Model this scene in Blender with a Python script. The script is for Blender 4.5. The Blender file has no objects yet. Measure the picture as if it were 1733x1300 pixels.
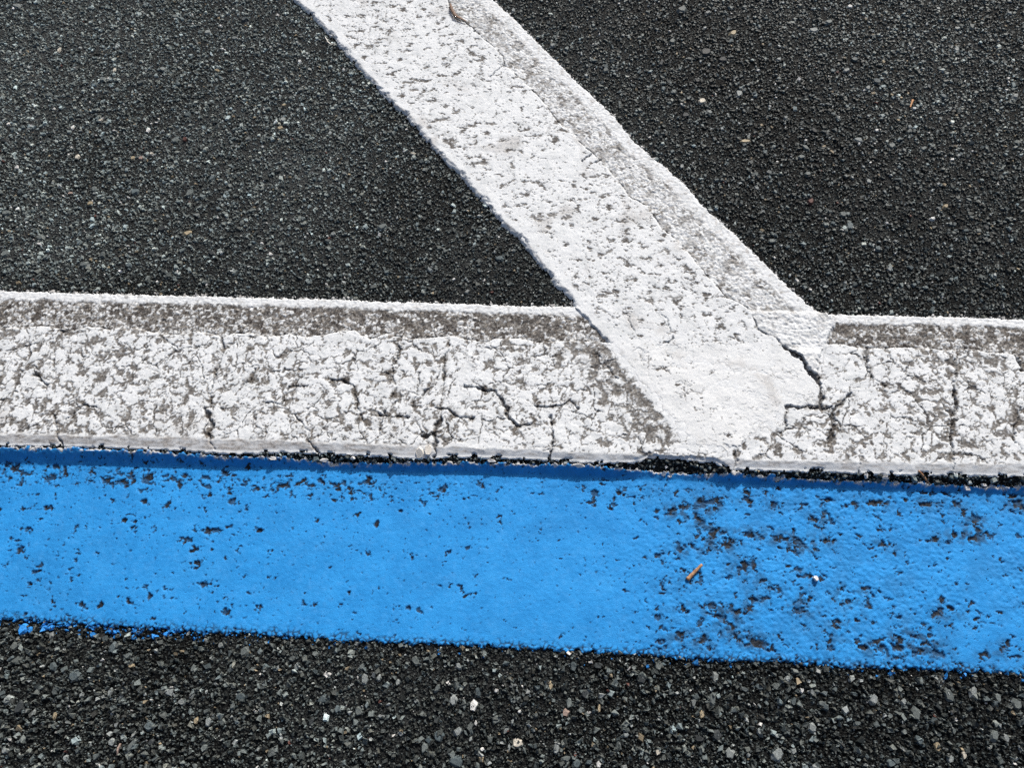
import bpy, math
import numpy as np
from mathutils import Matrix, Vector

scene = bpy.context.scene

# ------------------------------------------------------------------ camera
cam_data = bpy.data.cameras.new('camera')
cam_data.sensor_width = 36.0
cam_data.lens = 1250.0 / 1733.0 * 36.0
cam_data.clip_start = 0.02
cam_data.clip_end = 400.0
cam = bpy.data.objects.new('camera', cam_data)
scene.collection.objects.link(cam)
right, up, back, pos = ((0.997824, 0.051974, -0.040572), (-0.031112, 0.913671, 0.405263),
                        (0.058132, -0.403118, 0.9133), (0.041855, -0.290245, 0.657576))
m = Matrix((right, up, back)).transposed().to_4x4()
m.translation = Vector(pos)
cam.matrix_world = m
scene.camera = cam

# ------------------------------------------------------------------ daylight
SUN_EL, SUN_AZ = math.radians(33.0), math.radians(18.0)      # azimuth from +Y towards +X
world = bpy.data.worlds.new('World')
scene.world = world
world.use_nodes = True
wn = world.node_tree
wn.nodes.clear()
sky = wn.nodes.new('ShaderNodeTexSky')
sky.sky_type = 'NISHITA'
sky.sun_disc = False
sky.sun_elevation = SUN_EL
sky.sun_rotation = SUN_AZ
sky.air_density = 0.8
sky.dust_density = 5.0
sky.ozone_density = 0.4
bg = wn.nodes.new('ShaderNodeBackground')
bg.inputs['Strength'].default_value = 0.11
wo = wn.nodes.new('ShaderNodeOutputWorld')
wn.links.new(sky.outputs[0], bg.inputs['Color'])
wn.links.new(bg.outputs[0], wo.inputs['Surface'])

sun_data = bpy.data.lights.new('sun', 'SUN')
sun_data.energy = 4.2
sun_data.angle = math.radians(1.2)
sun_data.color = (1.0, 0.98, 0.955)
sun = bpy.data.objects.new('sun', sun_data)
scene.collection.objects.link(sun)
sdir = Vector((math.sin(SUN_AZ) * math.cos(SUN_EL), math.cos(SUN_AZ) * math.cos(SUN_EL), math.sin(SUN_EL)))
sun.rotation_euler = sdir.to_track_quat('Z', 'Y').to_euler()
sun.location = sdir * 20

scene.view_settings.view_transform = 'Standard'
scene.view_settings.look = 'None'
scene.view_settings.gamma = 1.0
scene.view_settings.use_curve_mapping = False
scene.view_settings.exposure = -0.05

# ------------------------------------------------------------------ surveyed layout, in millimetres on the ground
# (u along the two parallel lines, v away from the viewer)
D_H_TOP = [[-685.5,90.3],[-552.5,90.3],[-421.8,89.5],[-281.2,89.9],[-168.3,89.5],[-45.0,88.1],[66.8,87.8],[313.6,86.8],[402.2,86.7],[499.8,86.9],[620.1,87.2]]
D_H_SEAM = [[-661.9,41.9],[-534.0,45.1],[-509.0,46.5],[-490.5,48.5],[-468.2,46.4],[-459.5,42.5],[-442.5,49.2],[-411.7,47.4],[-392.8,49.3],[-372.3,45.1],[-352.3,42.3],[-337.2,44.2],[-325.7,47.9],[-303.1,43.8],[-298.0,39.9],[-292.9,44.8],[-270.0,47.6],[-253.9,43.3],[-231.2,46.7],[-210.2,44.7],[-189.5,48.7],[-162.4,54.2],[-154.2,47.7],[-145.3,44.0],[-129.9,50.5],[-108.3,45.8],[-94.0,46.2],[-60.9,50.6],[-44.5,46.4],[-27.8,43.7],[-19.8,48.5],[6.7,49.4],[21.0,45.8],[61.3,48.4],[99.2,47.6],[133.9,48.0],[191.5,49.2],[248.6,51.0],[309.3,52.9],[327.6,51.5],[341.3,48.7],[360.9,49.3],[369.0,51.5],[399.4,50.6],[423.9,48.8],[434.5,52.3],[456.3,48.5],[475.3,47.9],[482.5,45.6],[488.5,45.8],[605.5,45.8]]
D_H_BEV = [[-614.0,-72.7],[-493.6,-71.9],[-317.4,-68.9],[-145.2,-68.4],[22.2,-68.4],[163.5,-70.5],[211.6,-70.3],[317.2,-69.0],[464.3,-64.9],[574.5,-63.4]]
D_H_BOT = [[-612.3,-84.2],[-492.3,-82.7],[-409.8,-80.8],[-316.1,-80.8],[-258.1,-82.1],[-212.9,-78.6],[-167.3,-78.6],[-144.6,-78.9],[-88.2,-80.2],[-68.8,-78.9],[-32.8,-76.3],[0.4,-76.8],[39.0,-76.4],[69.1,-77.6],[88.1,-78.0],[120.7,-75.5],[128.9,-71.2],[158.7,-70.6],[180.1,-73.8],[188.2,-72.3],[198.6,-77.6],[206.4,-80.1],[218.2,-78.5],[238.3,-78.8],[291.1,-78.4],[343.3,-78.6],[405.7,-77.2],[463.8,-76.0],[574.1,-73.8]]
D_B_TOP = [[-616.7,-81.8],[-494.9,-83.2],[-412.0,-81.3],[-317.7,-81.9],[-259.3,-83.8],[-213.6,-82.0],[-167.4,-84.9],[-122.2,-84.3],[-77.3,-83.7],[-32.7,-82.5],[11.6,-82.5],[55.6,-81.4],[99.3,-82.5],[131.9,-83.5],[174.9,-85.2],[212.4,-83.7],[260.0,-86.3],[312.5,-86.4],[375.0,-86.1],[421.3,-87.0],[464.0,-85.8],[573.3,-86.7]]
D_B_BOT = [[-555.3,-240.4],[-444.1,-241.2],[-411.5,-240.6],[-378.7,-241.1],[-335.1,-242.5],[-286.8,-242.6],[-260.1,-243.3],[-218.0,-242.2],[-165.5,-243.1],[-123.7,-244.5],[-82.6,-243.4],[-31.6,-242.8],[9.0,-242.3],[49.3,-242.7],[89.2,-242.6],[128.9,-242.5],[163.3,-243.6],[202.4,-243.6],[241.3,-242.5],[284.5,-244.1],[332.3,-243.5],[379.9,-242.0],[432.8,-242.6],[532.8,-243.3]]
D_D_LEFT = [[-311.3,531.4],[-288.9,508.9],[-260.1,476.7],[-237.1,448.4],[-212.8,417.9],[-186.0,385.5],[-159.2,353.3],[-137.9,331.8],[-115.3,301.3],[-93.8,275.1],[-71.1,252.1],[-55.5,230.3],[-38.5,210.7],[-21.5,186.9],[-0.9,169.1],[15.8,144.9],[34.7,117.1],[54.0,97.9],[58.4,88.3],[79.6,61.0],[101.8,35.4],[117.6,10.3],[144.0,-19.7],[171.6,-49.7]]
D_D_RIGHT = [[-51.4,531.7],[-24.2,499.3],[0.0,467.8],[23.5,437.2],[51.3,400.1],[100.0,341.2],[123.8,302.4],[148.2,276.7],[180.5,240.6],[190.4,221.8],[232.7,172.3],[259.6,138.0],[276.0,116.6],[297.5,93.1],[316.1,79.5]]
D_D_SEAM = [[-110.9,535.2],[-103.6,511.9],[-84.7,490.1],[-73.6,479.9],[-52.2,455.9],[-32.7,432.4],[-31.3,418.9],[-8.8,395.3],[16.1,364.2],[34.2,333.0],[50.8,314.9],[67.1,294.5],[75.8,286.2],[84.4,275.5],[102.6,250.3],[117.7,225.0],[137.1,212.1],[147.8,188.5],[163.8,170.9],[180.1,150.7],[193.4,128.8],[212.6,102.7],[231.8,91.6],[238.0,75.0],[239.6,65.7],[256.5,57.1],[263.5,46.3],[278.4,37.8],[286.2,22.2],[293.4,11.9],[294.1,-0.9],[290.3,-15.6]]
D_PATCH = [[51.6,95.4],[66.8,75.3],[87.6,53.8],[107.7,30.4],[127.2,-0.5],[146.2,-21.3],[164.5,-47.4],[177.6,-56.7],[193.5,-60.7],[209.8,-57.2],[226.9,-45.0],[241.0,-36.9],[255.5,-26.3],[264.3,-19.5],[288.5,-16.2],[293.5,-1.0],[293.2,10.7],[294.7,33.2],[304.9,49.5],[313.7,66.0],[320.7,86.1],[260.7,191.1],[9.1,248.6]]
D_TRIANGLE = [[66.8,75.3],[87.6,45.9],[110.5,17.7],[132.5,-12.7],[148.5,-36.2],[164.0,-57.3]]
D_CRACKS_H = [[3.2,[[-300.5,46.0],[-295.5,34.0],[-293.1,28.7]]],[1.6,[[-293.1,28.7],[-295.4,-5.4],[-293.7,-36.9]]],[4,[[-297.8,-37.1],[-291.9,-44.9],[-286.5,-56.3],[-288.2,-64.2]]],[1.5,[[-288.2,-64.2],[-284.2,-71.9],[-279.2,-78.8]]],[4,[[-470.3,44.9],[-459.9,43.8],[-453.8,48.9]]],[2,[[-437.0,-69.8],[-432.8,-75.7],[-428.3,-82.7]]],[1.4,[[-118.1,42.8],[-114.8,29.7],[-119.0,5.0],[-111.9,-10.6],[-118.8,-30.7],[-124.3,-46.1],[-123.7,-59.9]]],[1.6,[[-129.2,6.5],[-118.9,4.3]]],[1.4,[[-91.8,7.8],[-91.4,-12.4],[-96.4,-35.4],[-98.7,-41.0]]],[1.6,[[-96.0,-39.1],[-114.8,-39.7],[-126.6,-37.1]]],[4.5,[[-67.2,-42.8],[-70.5,-56.1],[-83.2,-58.4]]],[4,[[-70.5,-56.1],[-68.5,-64.9],[-68.4,-77.7]]],[1.3,[[-65.0,42.5],[-67.9,21.4],[-67.3,-10.3],[-66.1,-42.2]]],[2.6,[[-46.4,-5.9],[-28.4,-7.7],[-15.6,-9.8]]],[3.6,[[-15.6,-9.8],[-10.0,-17.7],[-3.2,-27.8],[-0.4,-37.4],[7.2,-44.3]]],[2.2,[[7.2,-44.3],[16.7,-44.0],[22.1,-40.2]]],[1.8,[[38.7,-33.0],[40.8,-49.0],[41.2,-59.6]]],[3,[[41.7,-59.6],[38.9,-75.3]]],[2.2,[[23.7,-22.6],[39.0,-23.9],[51.3,-21.6],[56.8,-15.3],[64.8,-25.4]]],[2.4,[[-75.4,-4.3],[-85.6,-12.2],[-87.6,-16.0]]],[2.4,[[-73.2,-27.9],[-58.7,-29.8],[-49.5,-37.4],[-35.3,-38.7]]],[1.8,[[-137.6,-49.6],[-147.5,-31.7],[-153.0,-13.3]]],[2,[[-178.2,-1.5],[-163.1,-4.2],[-153.7,-8.3]]],[1.6,[[-256.8,5.5],[-258.5,-4.2],[-267.8,-14.1]]],[2,[[-222.0,-18.2],[-218.9,-12.4],[-200.5,-9.9]]],[2,[[-221.4,-18.2],[-222.9,-29.5],[-238.3,-28.8]]],[1.3,[[-207.0,-40.0],[-192.5,-57.7],[-187.7,-69.4],[-177.8,-77.8]]],[2.2,[[-481.3,-5.2],[-470.2,-14.6],[-463.1,-17.5]]],[1.6,[[-404.6,-40.9],[-420.3,-38.3],[-433.5,-54.3]]],[1.4,[[-448.4,-48.7],[-438.6,-66.8]]],[2.4,[[233.6,93.0],[239.0,80.4],[239.0,65.7]]],[2,[[239.0,65.7],[256.5,57.1]]],[3.0,[[263.5,46.3],[271.4,41.4],[278.2,36.5],[286.2,22.2]]],[4.2,[[286.2,22.2],[292.8,11.9],[294.1,-0.9],[290.2,-16.2]]],[3,[[259.1,-17.3],[275.6,-15.5],[290.2,-16.2],[302.7,-15.7]]],[3.2,[[321.5,0.0],[313.2,-9.3],[302.2,-19.9],[300.7,-36.5],[294.9,-50.0]]],[2.4,[[261.3,-17.2],[258.2,-26.2],[257.3,-36.3]]],[3,[[343.5,48.8],[339.7,33.4]]],[1.4,[[339.7,33.4],[343.9,16.1],[355.1,10.3]]],[1.4,[[424.2,50.1],[425.1,31.2],[416.7,9.4]]],[3,[[416.7,9.4],[415.2,-10.5]]],[2,[[415.2,-10.5],[407.3,-33.7],[404.5,-57.2]]],[3,[[482.2,46.8],[484.0,30.0]]],[1.6,[[474.8,-9.6],[460.6,-39.2],[466.9,-53.1]]],[1.4,[[210.0,-63.0],[210.4,-71.5],[206.6,-80.6]]],[1,[[404.5,-57.2],[401.7,-78.4]]],[1,[[320.3,-69.4],[318.7,-81.7]]],[1.2,[[81.8,34.0],[101.9,7.9]]],[1.2,[[186.0,54.2],[203.1,52.8],[243.0,51.4],[254.6,55.1]]]]
D_CRACKS_D = [[1.2,[[-32.0,418.9],[-42.5,404.5],[-47.8,398.7]]],[3,[[-104.1,518.2],[-97.1,497.3],[-83.1,489.1]]],[1.6,[[-83.1,489.1],[-52.2,455.9]]],[1.8,[[73.8,284.5],[64.1,272.6]]],[1.4,[[84.4,275.5],[74.0,269.5]]],[0.8,[[140.7,87.6],[152.1,74.4],[154.6,61.2]]],[0.8,[[111.1,80.0],[119.7,60.1]]],[1,[[139.6,44.3],[150.1,47.9],[157.2,54.7]]]]
D_CUTS_H = [[[-473.3,54.6],[-470.4,17.0],[-459.3,-22.1],[-440.0,-68.4],[-429.7,-86.1]],[[-304.4,56.2],[-295.1,30.6],[-297.4,-3.7],[-294.0,-43.4],[-290.2,-62.8],[-279.2,-86.3]],[[-164.2,60.4],[-154.9,-6.5],[-148.6,-30.2],[-179.1,-76.5],[-174.5,-88.1]],[[-66.7,56.6],[-68.5,23.4],[-66.8,-40.7],[-71.2,-54.7],[-68.1,-86.8]],[[55.4,60.3],[56.9,-13.6],[40.4,-31.3],[41.2,-58.2],[39.2,-85.4]],[[301.0,67.8],[291.8,-13.9],[304.1,-20.0],[296.4,-48.5],[290.3,-86.6]],[[428.9,65.1],[427.4,33.2],[419.0,11.2],[417.5,-8.8],[409.5,-32.1],[401.9,-87.6]]]
D_PITS_B = [[-432.5,-140.1,6.2,3.1,30],[-445.0,-160.3,7.3,3.0,-15],[-445.5,-179.5,4.4,3.6,0],[-424.2,-197.9,4.4,2.9,0],[-426.7,-209.0,3.8,2.3,0],[-437.5,-109.7,9.8,5.0,0],[-427.8,-102.8,4.6,4.4,0],[-383.5,-109.3,5.7,3.7,0],[-368.6,-110.4,5.1,3.1,0],[-342.7,-104.7,8.6,7.4,0],[-360.0,-105.4,5.7,3.7,0],[-478.6,-101.8,11.6,5.0,0],[-307.0,-103.3,4.0,2.4,0],[-312.8,-108.2,4.0,2.4,0],[-269.3,-98.9,6.8,4.9,0],[-270.5,-153.3,10.4,3.6,0],[-280.6,-120.7,5.0,3.0,25],[-257.4,-124.9,5.0,3.0,0],[-276.3,-184.3,6.5,3.5,40],[-281.8,-172.3,6.5,2.3,25],[-292.7,-163.6,5.5,3.6,0],[-355.5,-147.6,3.9,3.0,0],[-343.8,-153.2,3.3,5.4,0],[-317.5,-131.3,4.5,3.0,50],[-340.2,-130.0,4.5,3.6,0],[-390.8,-186.3,2.7,2.4,0],[-384.1,-199.2,2.2,2.3,0],[-374.6,-225.7,5.3,2.9,0],[-354.9,-223.8,5.9,3.5,20],[-331.8,-218.6,3.7,2.9,30],[-314.3,-214.7,3.7,4.0,0],[-264.6,-202.1,9.0,2.9,-10],[-243.3,-225.1,6.8,2.8,0],[-403.4,-217.8,3.8,2.3,-45],[-406.6,-173.5,2.8,2.4,50],[-211.8,-108.2,8.9,3.6,0],[-174.7,-102.7,5.0,3.6,0],[-158.8,-110.6,5.5,3.0,0],[-154.2,-103.6,2.8,2.4,0],[-130.3,-100.3,5.5,4.8,0],[-59.8,-105.5,5.5,5.9,0],[-241.8,-132.1,3.3,3.0,0],[-226.3,-150.9,4.9,2.9,0],[-213.8,-218.2,4.7,2.3,0],[-81.3,-169.3,2.6,3.4,0],[-117.4,-139.7,2.2,4.7,-20],[-96.3,-127.7,3.3,2.3,0],[-75.4,-121.3,2.7,2.3,40],[-48.6,-163.6,2.1,2.8,0],[-120.8,-168.4,2.7,2.9,0],[-79.1,-214.3,2.6,2.2,0],[-35.5,-193.7,2.1,3.3,0],[-134.3,-202.8,1.6,2.8,0],[-108.3,-198.5,2.1,2.2,30],[-172.8,-215.2,2.6,1.7,0],[80.7,-105.4,3.7,6.4,-30],[124.0,-106.9,5.9,2.9,0],[105.7,-103.2,5.4,2.3,-20],[97.0,-116.9,3.2,2.3,0],[179.5,-109.1,7.4,6.8,0],[158.5,-116.0,9.5,4.0,10],[191.9,-107.5,5.3,4.5,0],[149.8,-120.7,5.3,2.3,0],[219.2,-104.1,5.3,3.4,0],[244.2,-108.6,5.2,4.5,-40],[198.0,-144.4,7.7,7.2,0],[220.4,-136.0,9.3,3.9,-15],[188.1,-136.3,7.2,5.0,0],[176.6,-125.6,6.3,4.5,-50],[245.1,-138.6,10.3,3.3,-5],[263.8,-142.5,5.1,4.4,0],[213.7,-163.9,9.1,4.4,25],[180.9,-152.5,3.6,2.8,0],[168.1,-149.4,4.1,2.2,-20],[157.1,-152.5,3.1,4.5,0],[137.6,-159.1,5.2,3.3,45],[165.3,-176.9,4.1,4.9,0],[267.0,-170.2,8.5,2.7,10],[227.9,-176.5,5.5,2.2,0],[198.6,-174.8,3.5,2.7,0],[236.5,-183.2,5.0,2.2,0],[219.6,-192.9,7.0,3.2,0],[188.5,-208.1,10.9,3.7,-20],[183.0,-199.0,3.5,4.3,-40],[207.2,-204.3,7.9,3.2,-10],[198.9,-223.0,7.9,4.2,-25],[220.2,-228.6,14.6,4.7,-22],[171.5,-227.7,9.8,3.2,0],[154.2,-225.2,4.9,4.2,0],[135.2,-210.6,5.0,3.2,-40],[138.1,-230.3,4.4,3.2,0],[158.6,-203.6,6.0,2.2,-45],[140.5,-184.1,3.0,5.5,30],[265.6,-191.7,4.5,4.3,0],[255.8,-200.5,5.4,4.2,0],[335.7,-139.4,5.1,5.5,0],[287.3,-138.9,8.1,2.7,0],[263.1,-143.6,5.1,4.9,0],[278.6,-119.6,6.2,2.8,0],[293.1,-120.1,2.6,5.0,0],[292.7,-101.7,7.3,2.2,0],[334.8,-102.6,11.3,3.9,0],[376.9,-102.0,8.2,3.9,0],[405.8,-99.2,4.1,6.6,30],[419.2,-114.7,5.6,5.5,-40],[415.1,-130.7,10.1,3.3,15],[426.6,-126.0,4.0,3.2,0],[399.2,-129.3,4.0,3.8,-40],[459.2,-98.6,7.6,7.1,0],[319.8,-183.3,4.4,3.2,-50],[372.3,-196.5,6.3,4.7,30],[384.2,-192.5,4.8,2.1,-30],[338.7,-201.9,3.4,2.6,0],[305.4,-205.9,3.9,2.1,0],[404.0,-200.7,3.4,2.6,0],[363.2,-215.5,3.8,2.6,0],[279.8,-223.4,2.9,6.3,0],[322.6,-228.8,5.3,4.6,-40],[305.0,-227.3,5.8,2.6,0],[334.1,-225.9,9.6,3.1,-20],[350.0,-228.4,6.7,3.6,0],[367.4,-229.8,8.1,3.6,-10],[335.2,-218.3,3.8,3.1,0],[351.8,-217.5,4.8,3.1,0],[427.8,-228.7,5.6,2.0,0],[424.8,-218.2,2.8,3.6,0],[299.6,-190.1,4.9,3.7,0],[294.8,-181.0,5.9,2.1,-15],[285.9,-208.8,4.9,3.2,30],[380.7,-133.8,3.5,2.7,0],[405.3,-227.9,3.8,3.1,0]]
D_PITS_H = [[233.0,-48.9,9.2,2.9,0],[247.7,-58.7,7.0,7.0,0],[210.4,-64.7,6.5,4.7,40],[229.8,-67.9,5.9,2.9,0],[217.9,-56.9,2.7,5.3,0],[290.4,-51.3,5.9,4.6,0],[131.3,-15.8,3.9,6.1,0],[294.5,31.3,3.9,3.0,0],[-479.0,-34.7,5.5,4.6,0],[-470.4,25.1,7.5,5.4,0],[-410.6,-9.3,6.7,5.3,40],[-230.0,22.7,3.6,7.8,0],[-254.9,-4.1,4.8,9.0,30],[-98.4,20.5,3.0,5.8,0],[-456.2,-76.5,5.3,1.9,0],[7.9,-0.3,5.2,7.5,30],[-22.2,21.6,8.2,4.4,30],[9.7,24.0,7.0,5.7,0],[-72.0,21.3,5.9,3.8,0],[355.1,10.3,8.8,3.6,0],[458.1,38.5,13.3,6.0,0],[380.5,32.9,6.7,3.6,0],[386.9,5.3,4.9,3.6,0],[453.3,-36.6,10.6,4.6,0],[419.9,-47.6,12.7,4.6,0],[347.5,-40.5,7.5,2.9,-30],[393.3,-50.3,8.4,3.4,0]]
D_PITS_D = [[239.1,-7.7,5.6,2.4,0],[227.9,-3.2,3.9,1.8,-40],[-117.7,486.9,3.7,3.2,0],[-218.2,501.1,10.6,2.5,0],[-200.6,448.1,10.4,3.2,0],[-143.4,388.4,12.9,2.3,0],[-101.1,331.2,13.9,3.0,15],[-82.9,344.0,7.0,3.0,30],[-64.7,322.8,8.9,2.2,0],[-41.0,325.8,6.2,3.0,0],[-85.9,298.1,8.2,5.2,0],[-65.1,433.2,6.5,3.1,0],[-48.7,269.0,9.3,2.9,0],[17.7,195.6,9.6,4.8,0],[33.4,199.8,5.7,3.4,0],[48.7,196.3,6.4,4.1,0],[29.5,182.8,5.1,3.4,0],[-14.7,267.1,3.3,5.7,0],[76.7,251.5,7.8,2.8,15],[55.5,239.0,4.6,2.8,0],[-108.4,465.6,5.9,2.4,0],[-129.5,501.4,4.5,3.3,0],[134.4,95.7,6.0,3.9,-45],[152.9,156.6,4.9,4.0,0],[-5.1,285.7,5.4,2.9,0],[-13.9,263.8,4.0,2.9,0],[-188.8,454.1,5.9,2.4,0],[-136.5,377.2,6.4,3.1,0],[-227.2,464.0,5.2,2.4,0],[87.4,99.9,5.4,3.3,0],[93.5,153.7,6.2,2.0,30],[64.8,221.6,5.1,2.8,0],[112.1,176.4,3.1,2.0,0],[153.9,24.2,4.0,2.5,0],[161.7,22.5,4.0,1.2,-20]]
D_STONES = [[-34.6,-285.4,3.4,4.7,0,"l"],[-17.0,-289.0,3.4,4.7,0,"w"],[-25.4,-288.5,1.9,4.7,15,"m"],[2.3,-298.7,4.3,3.6,0,"m"],[20.1,-315.2,4.3,3.6,0,"c"],[-28.6,-309.6,3.8,3.6,0,"l"],[-43.9,-313.0,4.8,4.1,30,"b"],[-28.3,-331.6,5.7,5.1,0,"b"],[0.9,-276.7,1.9,2.1,0,"w"],[-14.6,-302.2,1.4,2.1,0,"w"],[20.9,-291.5,1.4,1.6,0,"w"],[15.5,-299.8,1.4,2.6,0,"l"],[-7.9,-321.1,1.9,1.5,0,"w"],[14.0,-318.2,1.4,3.1,0,"l"],[-18.1,-314.3,1.4,2.1,0,"l"],[-55.1,-322.7,2.9,4.1,0,"m"],[17.6,-283.1,4.4,1.6,35,"m"],[-48.7,-277.4,3.9,2.1,50,"m"],[-421.2,-247.6,4.2,5.2,0,"B"],[-414.9,-248.3,2.1,3.4,0,"B"],[-356.7,-249.4,3.1,2.8,0,"B"],[-319.7,-249.6,2.6,2.2,0,"B"],[-291.4,-245.8,2.6,2.2,0,"B"],[-396.3,-245.4,3.2,2.3,0,"B"],[-363.2,-283.1,5.6,5.0,0,"b"],[-335.4,-258.7,3.6,5.0,0,"b"],[-403.9,-310.4,4.0,6.0,0,"d"],[-415.7,-305.0,3.6,3.9,0,"l"],[-315.6,-272.7,2.6,2.2,0,"t"],[-328.4,-295.0,2.0,3.8,0,"l"],[-317.6,-296.3,1.5,3.3,0,"l"],[-277.2,-292.3,4.0,3.8,0,"l"],[-371.0,-315.5,1.5,3.8,0,"t"],[-316.3,-332.4,3.5,3.2,0,"l"],[-299.1,-334.1,2.5,7.5,-25,"m"],[-309.4,-337.3,1.5,4.3,0,"p"],[-248.9,-312.3,2.0,3.2,0,"t"],[-256.9,-293.1,2.0,3.8,0,"l"],[-389.8,-313.8,1.5,2.7,0,"l"],[-237.2,-332.5,2.9,3.2,0,"m"],[-260.8,-272.3,2.0,3.3,0,"m"],[-320.8,-265.2,3.6,2.8,0,"m"],[-352.5,-298.1,2.0,2.2,0,"l"],[-351.7,-346.6,2.0,3.2,0,"l"],[-405.0,-343.8,3.0,2.7,0,"l"],[370.3,-260.9,4.2,5.5,0,"m"],[390.0,-257.7,2.8,5.5,-20,"l"],[400.1,-290.2,3.6,4.9,0,"m"],[409.1,-290.6,2.7,3.4,0,"l"],[342.1,-276.1,4.1,5.5,0,"m"],[362.7,-307.8,2.7,3.9,0,"l"],[374.2,-304.7,2.3,3.4,0,"c"],[354.2,-299.9,2.3,4.4,0,"t"],[228.6,-312.6,5.1,5.0,0,"l"],[241.5,-308.9,2.7,2.5,0,"l"],[216.0,-296.6,2.3,4.0,0,"l"],[252.6,-263.9,1.9,2.6,0,"w"],[260.7,-264.3,1.9,3.0,0,"l"],[242.0,-255.4,2.9,3.1,0,"l"],[179.2,-274.8,3.3,6.2,0,"m"],[181.5,-300.6,4.2,4.5,0,"d"],[191.4,-313.3,4.1,4.0,0,"l"],[170.0,-285.9,2.4,3.6,0,"t"],[316.9,-313.6,4.1,2.9,0,"b"],[422.7,-265.3,3.7,4.5,0,"m"],[333.6,-268.2,2.3,2.5,0,"l"],[365.0,-251.4,2.3,4.6,0,"m"],[268.2,-273.3,3.7,3.0,0,"m"],[294.2,-286.4,3.2,2.5,0,"m"],[-111.1,-273.2,3.5,4.8,0,"l"],[-99.1,-271.7,2.0,3.2,0,"l"],[-114.8,-264.0,3.0,3.2,0,"m"],[75.1,-275.2,3.8,3.6,0,"d"],[59.3,-290.4,2.9,3.1,0,"p"],[61.6,-283.1,2.4,4.7,0,"m"],[133.8,-315.6,2.3,2.5,0,"c"],[51.9,-317.9,2.4,4.1,0,"l"],[46.1,-271.2,1.9,3.1,0,"t"],[133.6,-268.6,1.9,2.6,0,"t"],[-93.4,-301.5,2.9,2.1,0,"l"],[-65.6,-288.3,2.0,2.1,0,"l"],[121.6,-261.4,3.9,3.7,0,"d"],[108.0,-304.5,2.8,2.0,0,"l"],[60.1,-324.7,4.2,2.5,0,"m"],[68.7,-327.2,3.7,3.5,0,"b"],[86.6,-327.0,2.3,2.5,0,"w"],[86.4,-285.8,1.4,4.1,0,"t"],[-82.6,-274.6,2.0,2.7,0,"l"],[-411.1,473.9,3.8,4.1,0,"l"],[-596.0,441.0,2.3,5.0,0,"c"],[-514.4,408.5,1.9,4.1,0,"c"],[-384.5,408.6,3.0,2.4,0,"t"],[-454.1,270.7,2.8,3.8,0,"t"],[-444.5,271.7,3.5,3.0,0,"p"],[-434.1,278.0,2.1,2.3,0,"c"],[-509.2,326.8,2.9,2.4,0,"c"],[-540.4,316.4,1.8,3.9,0,"w"],[-520.6,272.2,2.8,3.8,0,"c"],[-487.0,206.2,2.7,3.7,0,"t"],[-274.5,379.0,3.6,3.9,0,"m"],[-375.9,222.4,3.4,5.9,0,"m"],[-364.5,168.2,5.3,3.6,0,"t"],[-438.8,223.6,4.8,4.5,0,"b"],[-677.7,519.9,5.7,4.4,0,"l"],[-585.4,366.1,4.5,4.0,0,"m"],[-399.2,300.5,2.8,3.8,0,"r"],[-283.7,424.2,2.2,3.2,0,"w"],[-290.9,353.5,2.9,2.3,0,"t"],[-288.9,319.0,3.5,3.0,0,"t"],[-446.7,313.2,2.2,3.9,0,"w"],[-513.9,219.6,2.8,2.2,0,"p"],[-562.7,137.2,4.0,5.0,0,"m"],[-580.5,191.2,4.8,3.7,0,"m"],[-150.6,181.7,5.8,4.2,0,"m"],[-232.7,319.8,2.8,3.8,0,"m"],[-127.7,283.0,3.4,2.2,0,"c"],[25.9,453.0,3.6,3.9,0,"l"],[-24.9,513.8,3.0,4.0,0,"l"],[184.5,515.3,6.5,6.3,0,"m"],[243.9,474.0,5.0,5.3,0,"t"],[340.9,481.4,6.3,4.5,0,"l"],[389.5,522.0,3.5,3.1,0,"w"],[201.5,365.8,4.7,5.1,0,"c"],[244.9,378.0,4.1,5.9,0,"l"],[209.7,443.4,6.3,6.8,0,"d"],[392.1,387.8,3.3,3.6,0,"l"],[393.1,325.2,2.6,2.1,0,"w"],[371.1,310.5,5.2,4.2,0,"l"],[527.5,487.2,3.4,5.2,0,"m"],[439.0,357.9,2.6,2.1,0,"w"],[432.9,205.4,3.0,2.6,0,"w"],[448.9,221.0,3.1,3.3,0,"t"],[341.7,209.5,4.3,4.0,0,"m"],[347.2,195.2,3.6,5.9,0,"b"],[263.9,173.1,4.3,3.3,0,"m"],[174.6,269.7,2.6,2.8,0,"l"],[246.3,306.9,5.9,2.8,0,"t"],[309.6,225.0,3.7,4.0,0,"r"],[406.6,303.4,4.5,4.1,0,"m"],[576.1,510.2,3.4,3.0,0,"l"],[294.6,342.0,2.6,2.9,0,"l"],[415.5,429.6,2.0,2.9,0,"t"],[295.0,432.5,3.5,3.0,0,"l"],[553.7,376.9,3.9,4.2,0,"l"],[502.8,450.2,3.4,3.7,0,"l"],[374.8,253.9,3.1,3.4,0,"l"],[310.4,262.3,3.8,3.4,0,"m"]]
D_CHIPS = [[-222.8,-83.3,4.0,2.5,0],[-174.2,-83.2,3.9,2.4,0],[-146.2,-80.9,2.3,2.1,0],[-15.1,-78.7,4.4,2.1,0],[66.5,-80.1,5.5,2.4,0],[145.2,-83.3,2.7,2.9,-30],[150.6,-84.8,2.4,1.7,0],[207.5,-81.4,2.7,2.9,0],[231.9,-83.2,4.3,1.7,0],[325.6,-79.5,1.3,3.4,0],[342.7,-81.0,3.7,2.0,0],[416.4,-85.8,3.6,2.2,0],[430.2,-83.0,3.6,1.7,0]]
D_FLAKES = [[-82.3,-75.3,4.5,7.2,0],[-74.9,-71.5,3.9,5.4,0]]
D_TWIG1 = [[162.4,-178.5],[169.1,-171.6],[175.6,-165.2]]
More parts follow.
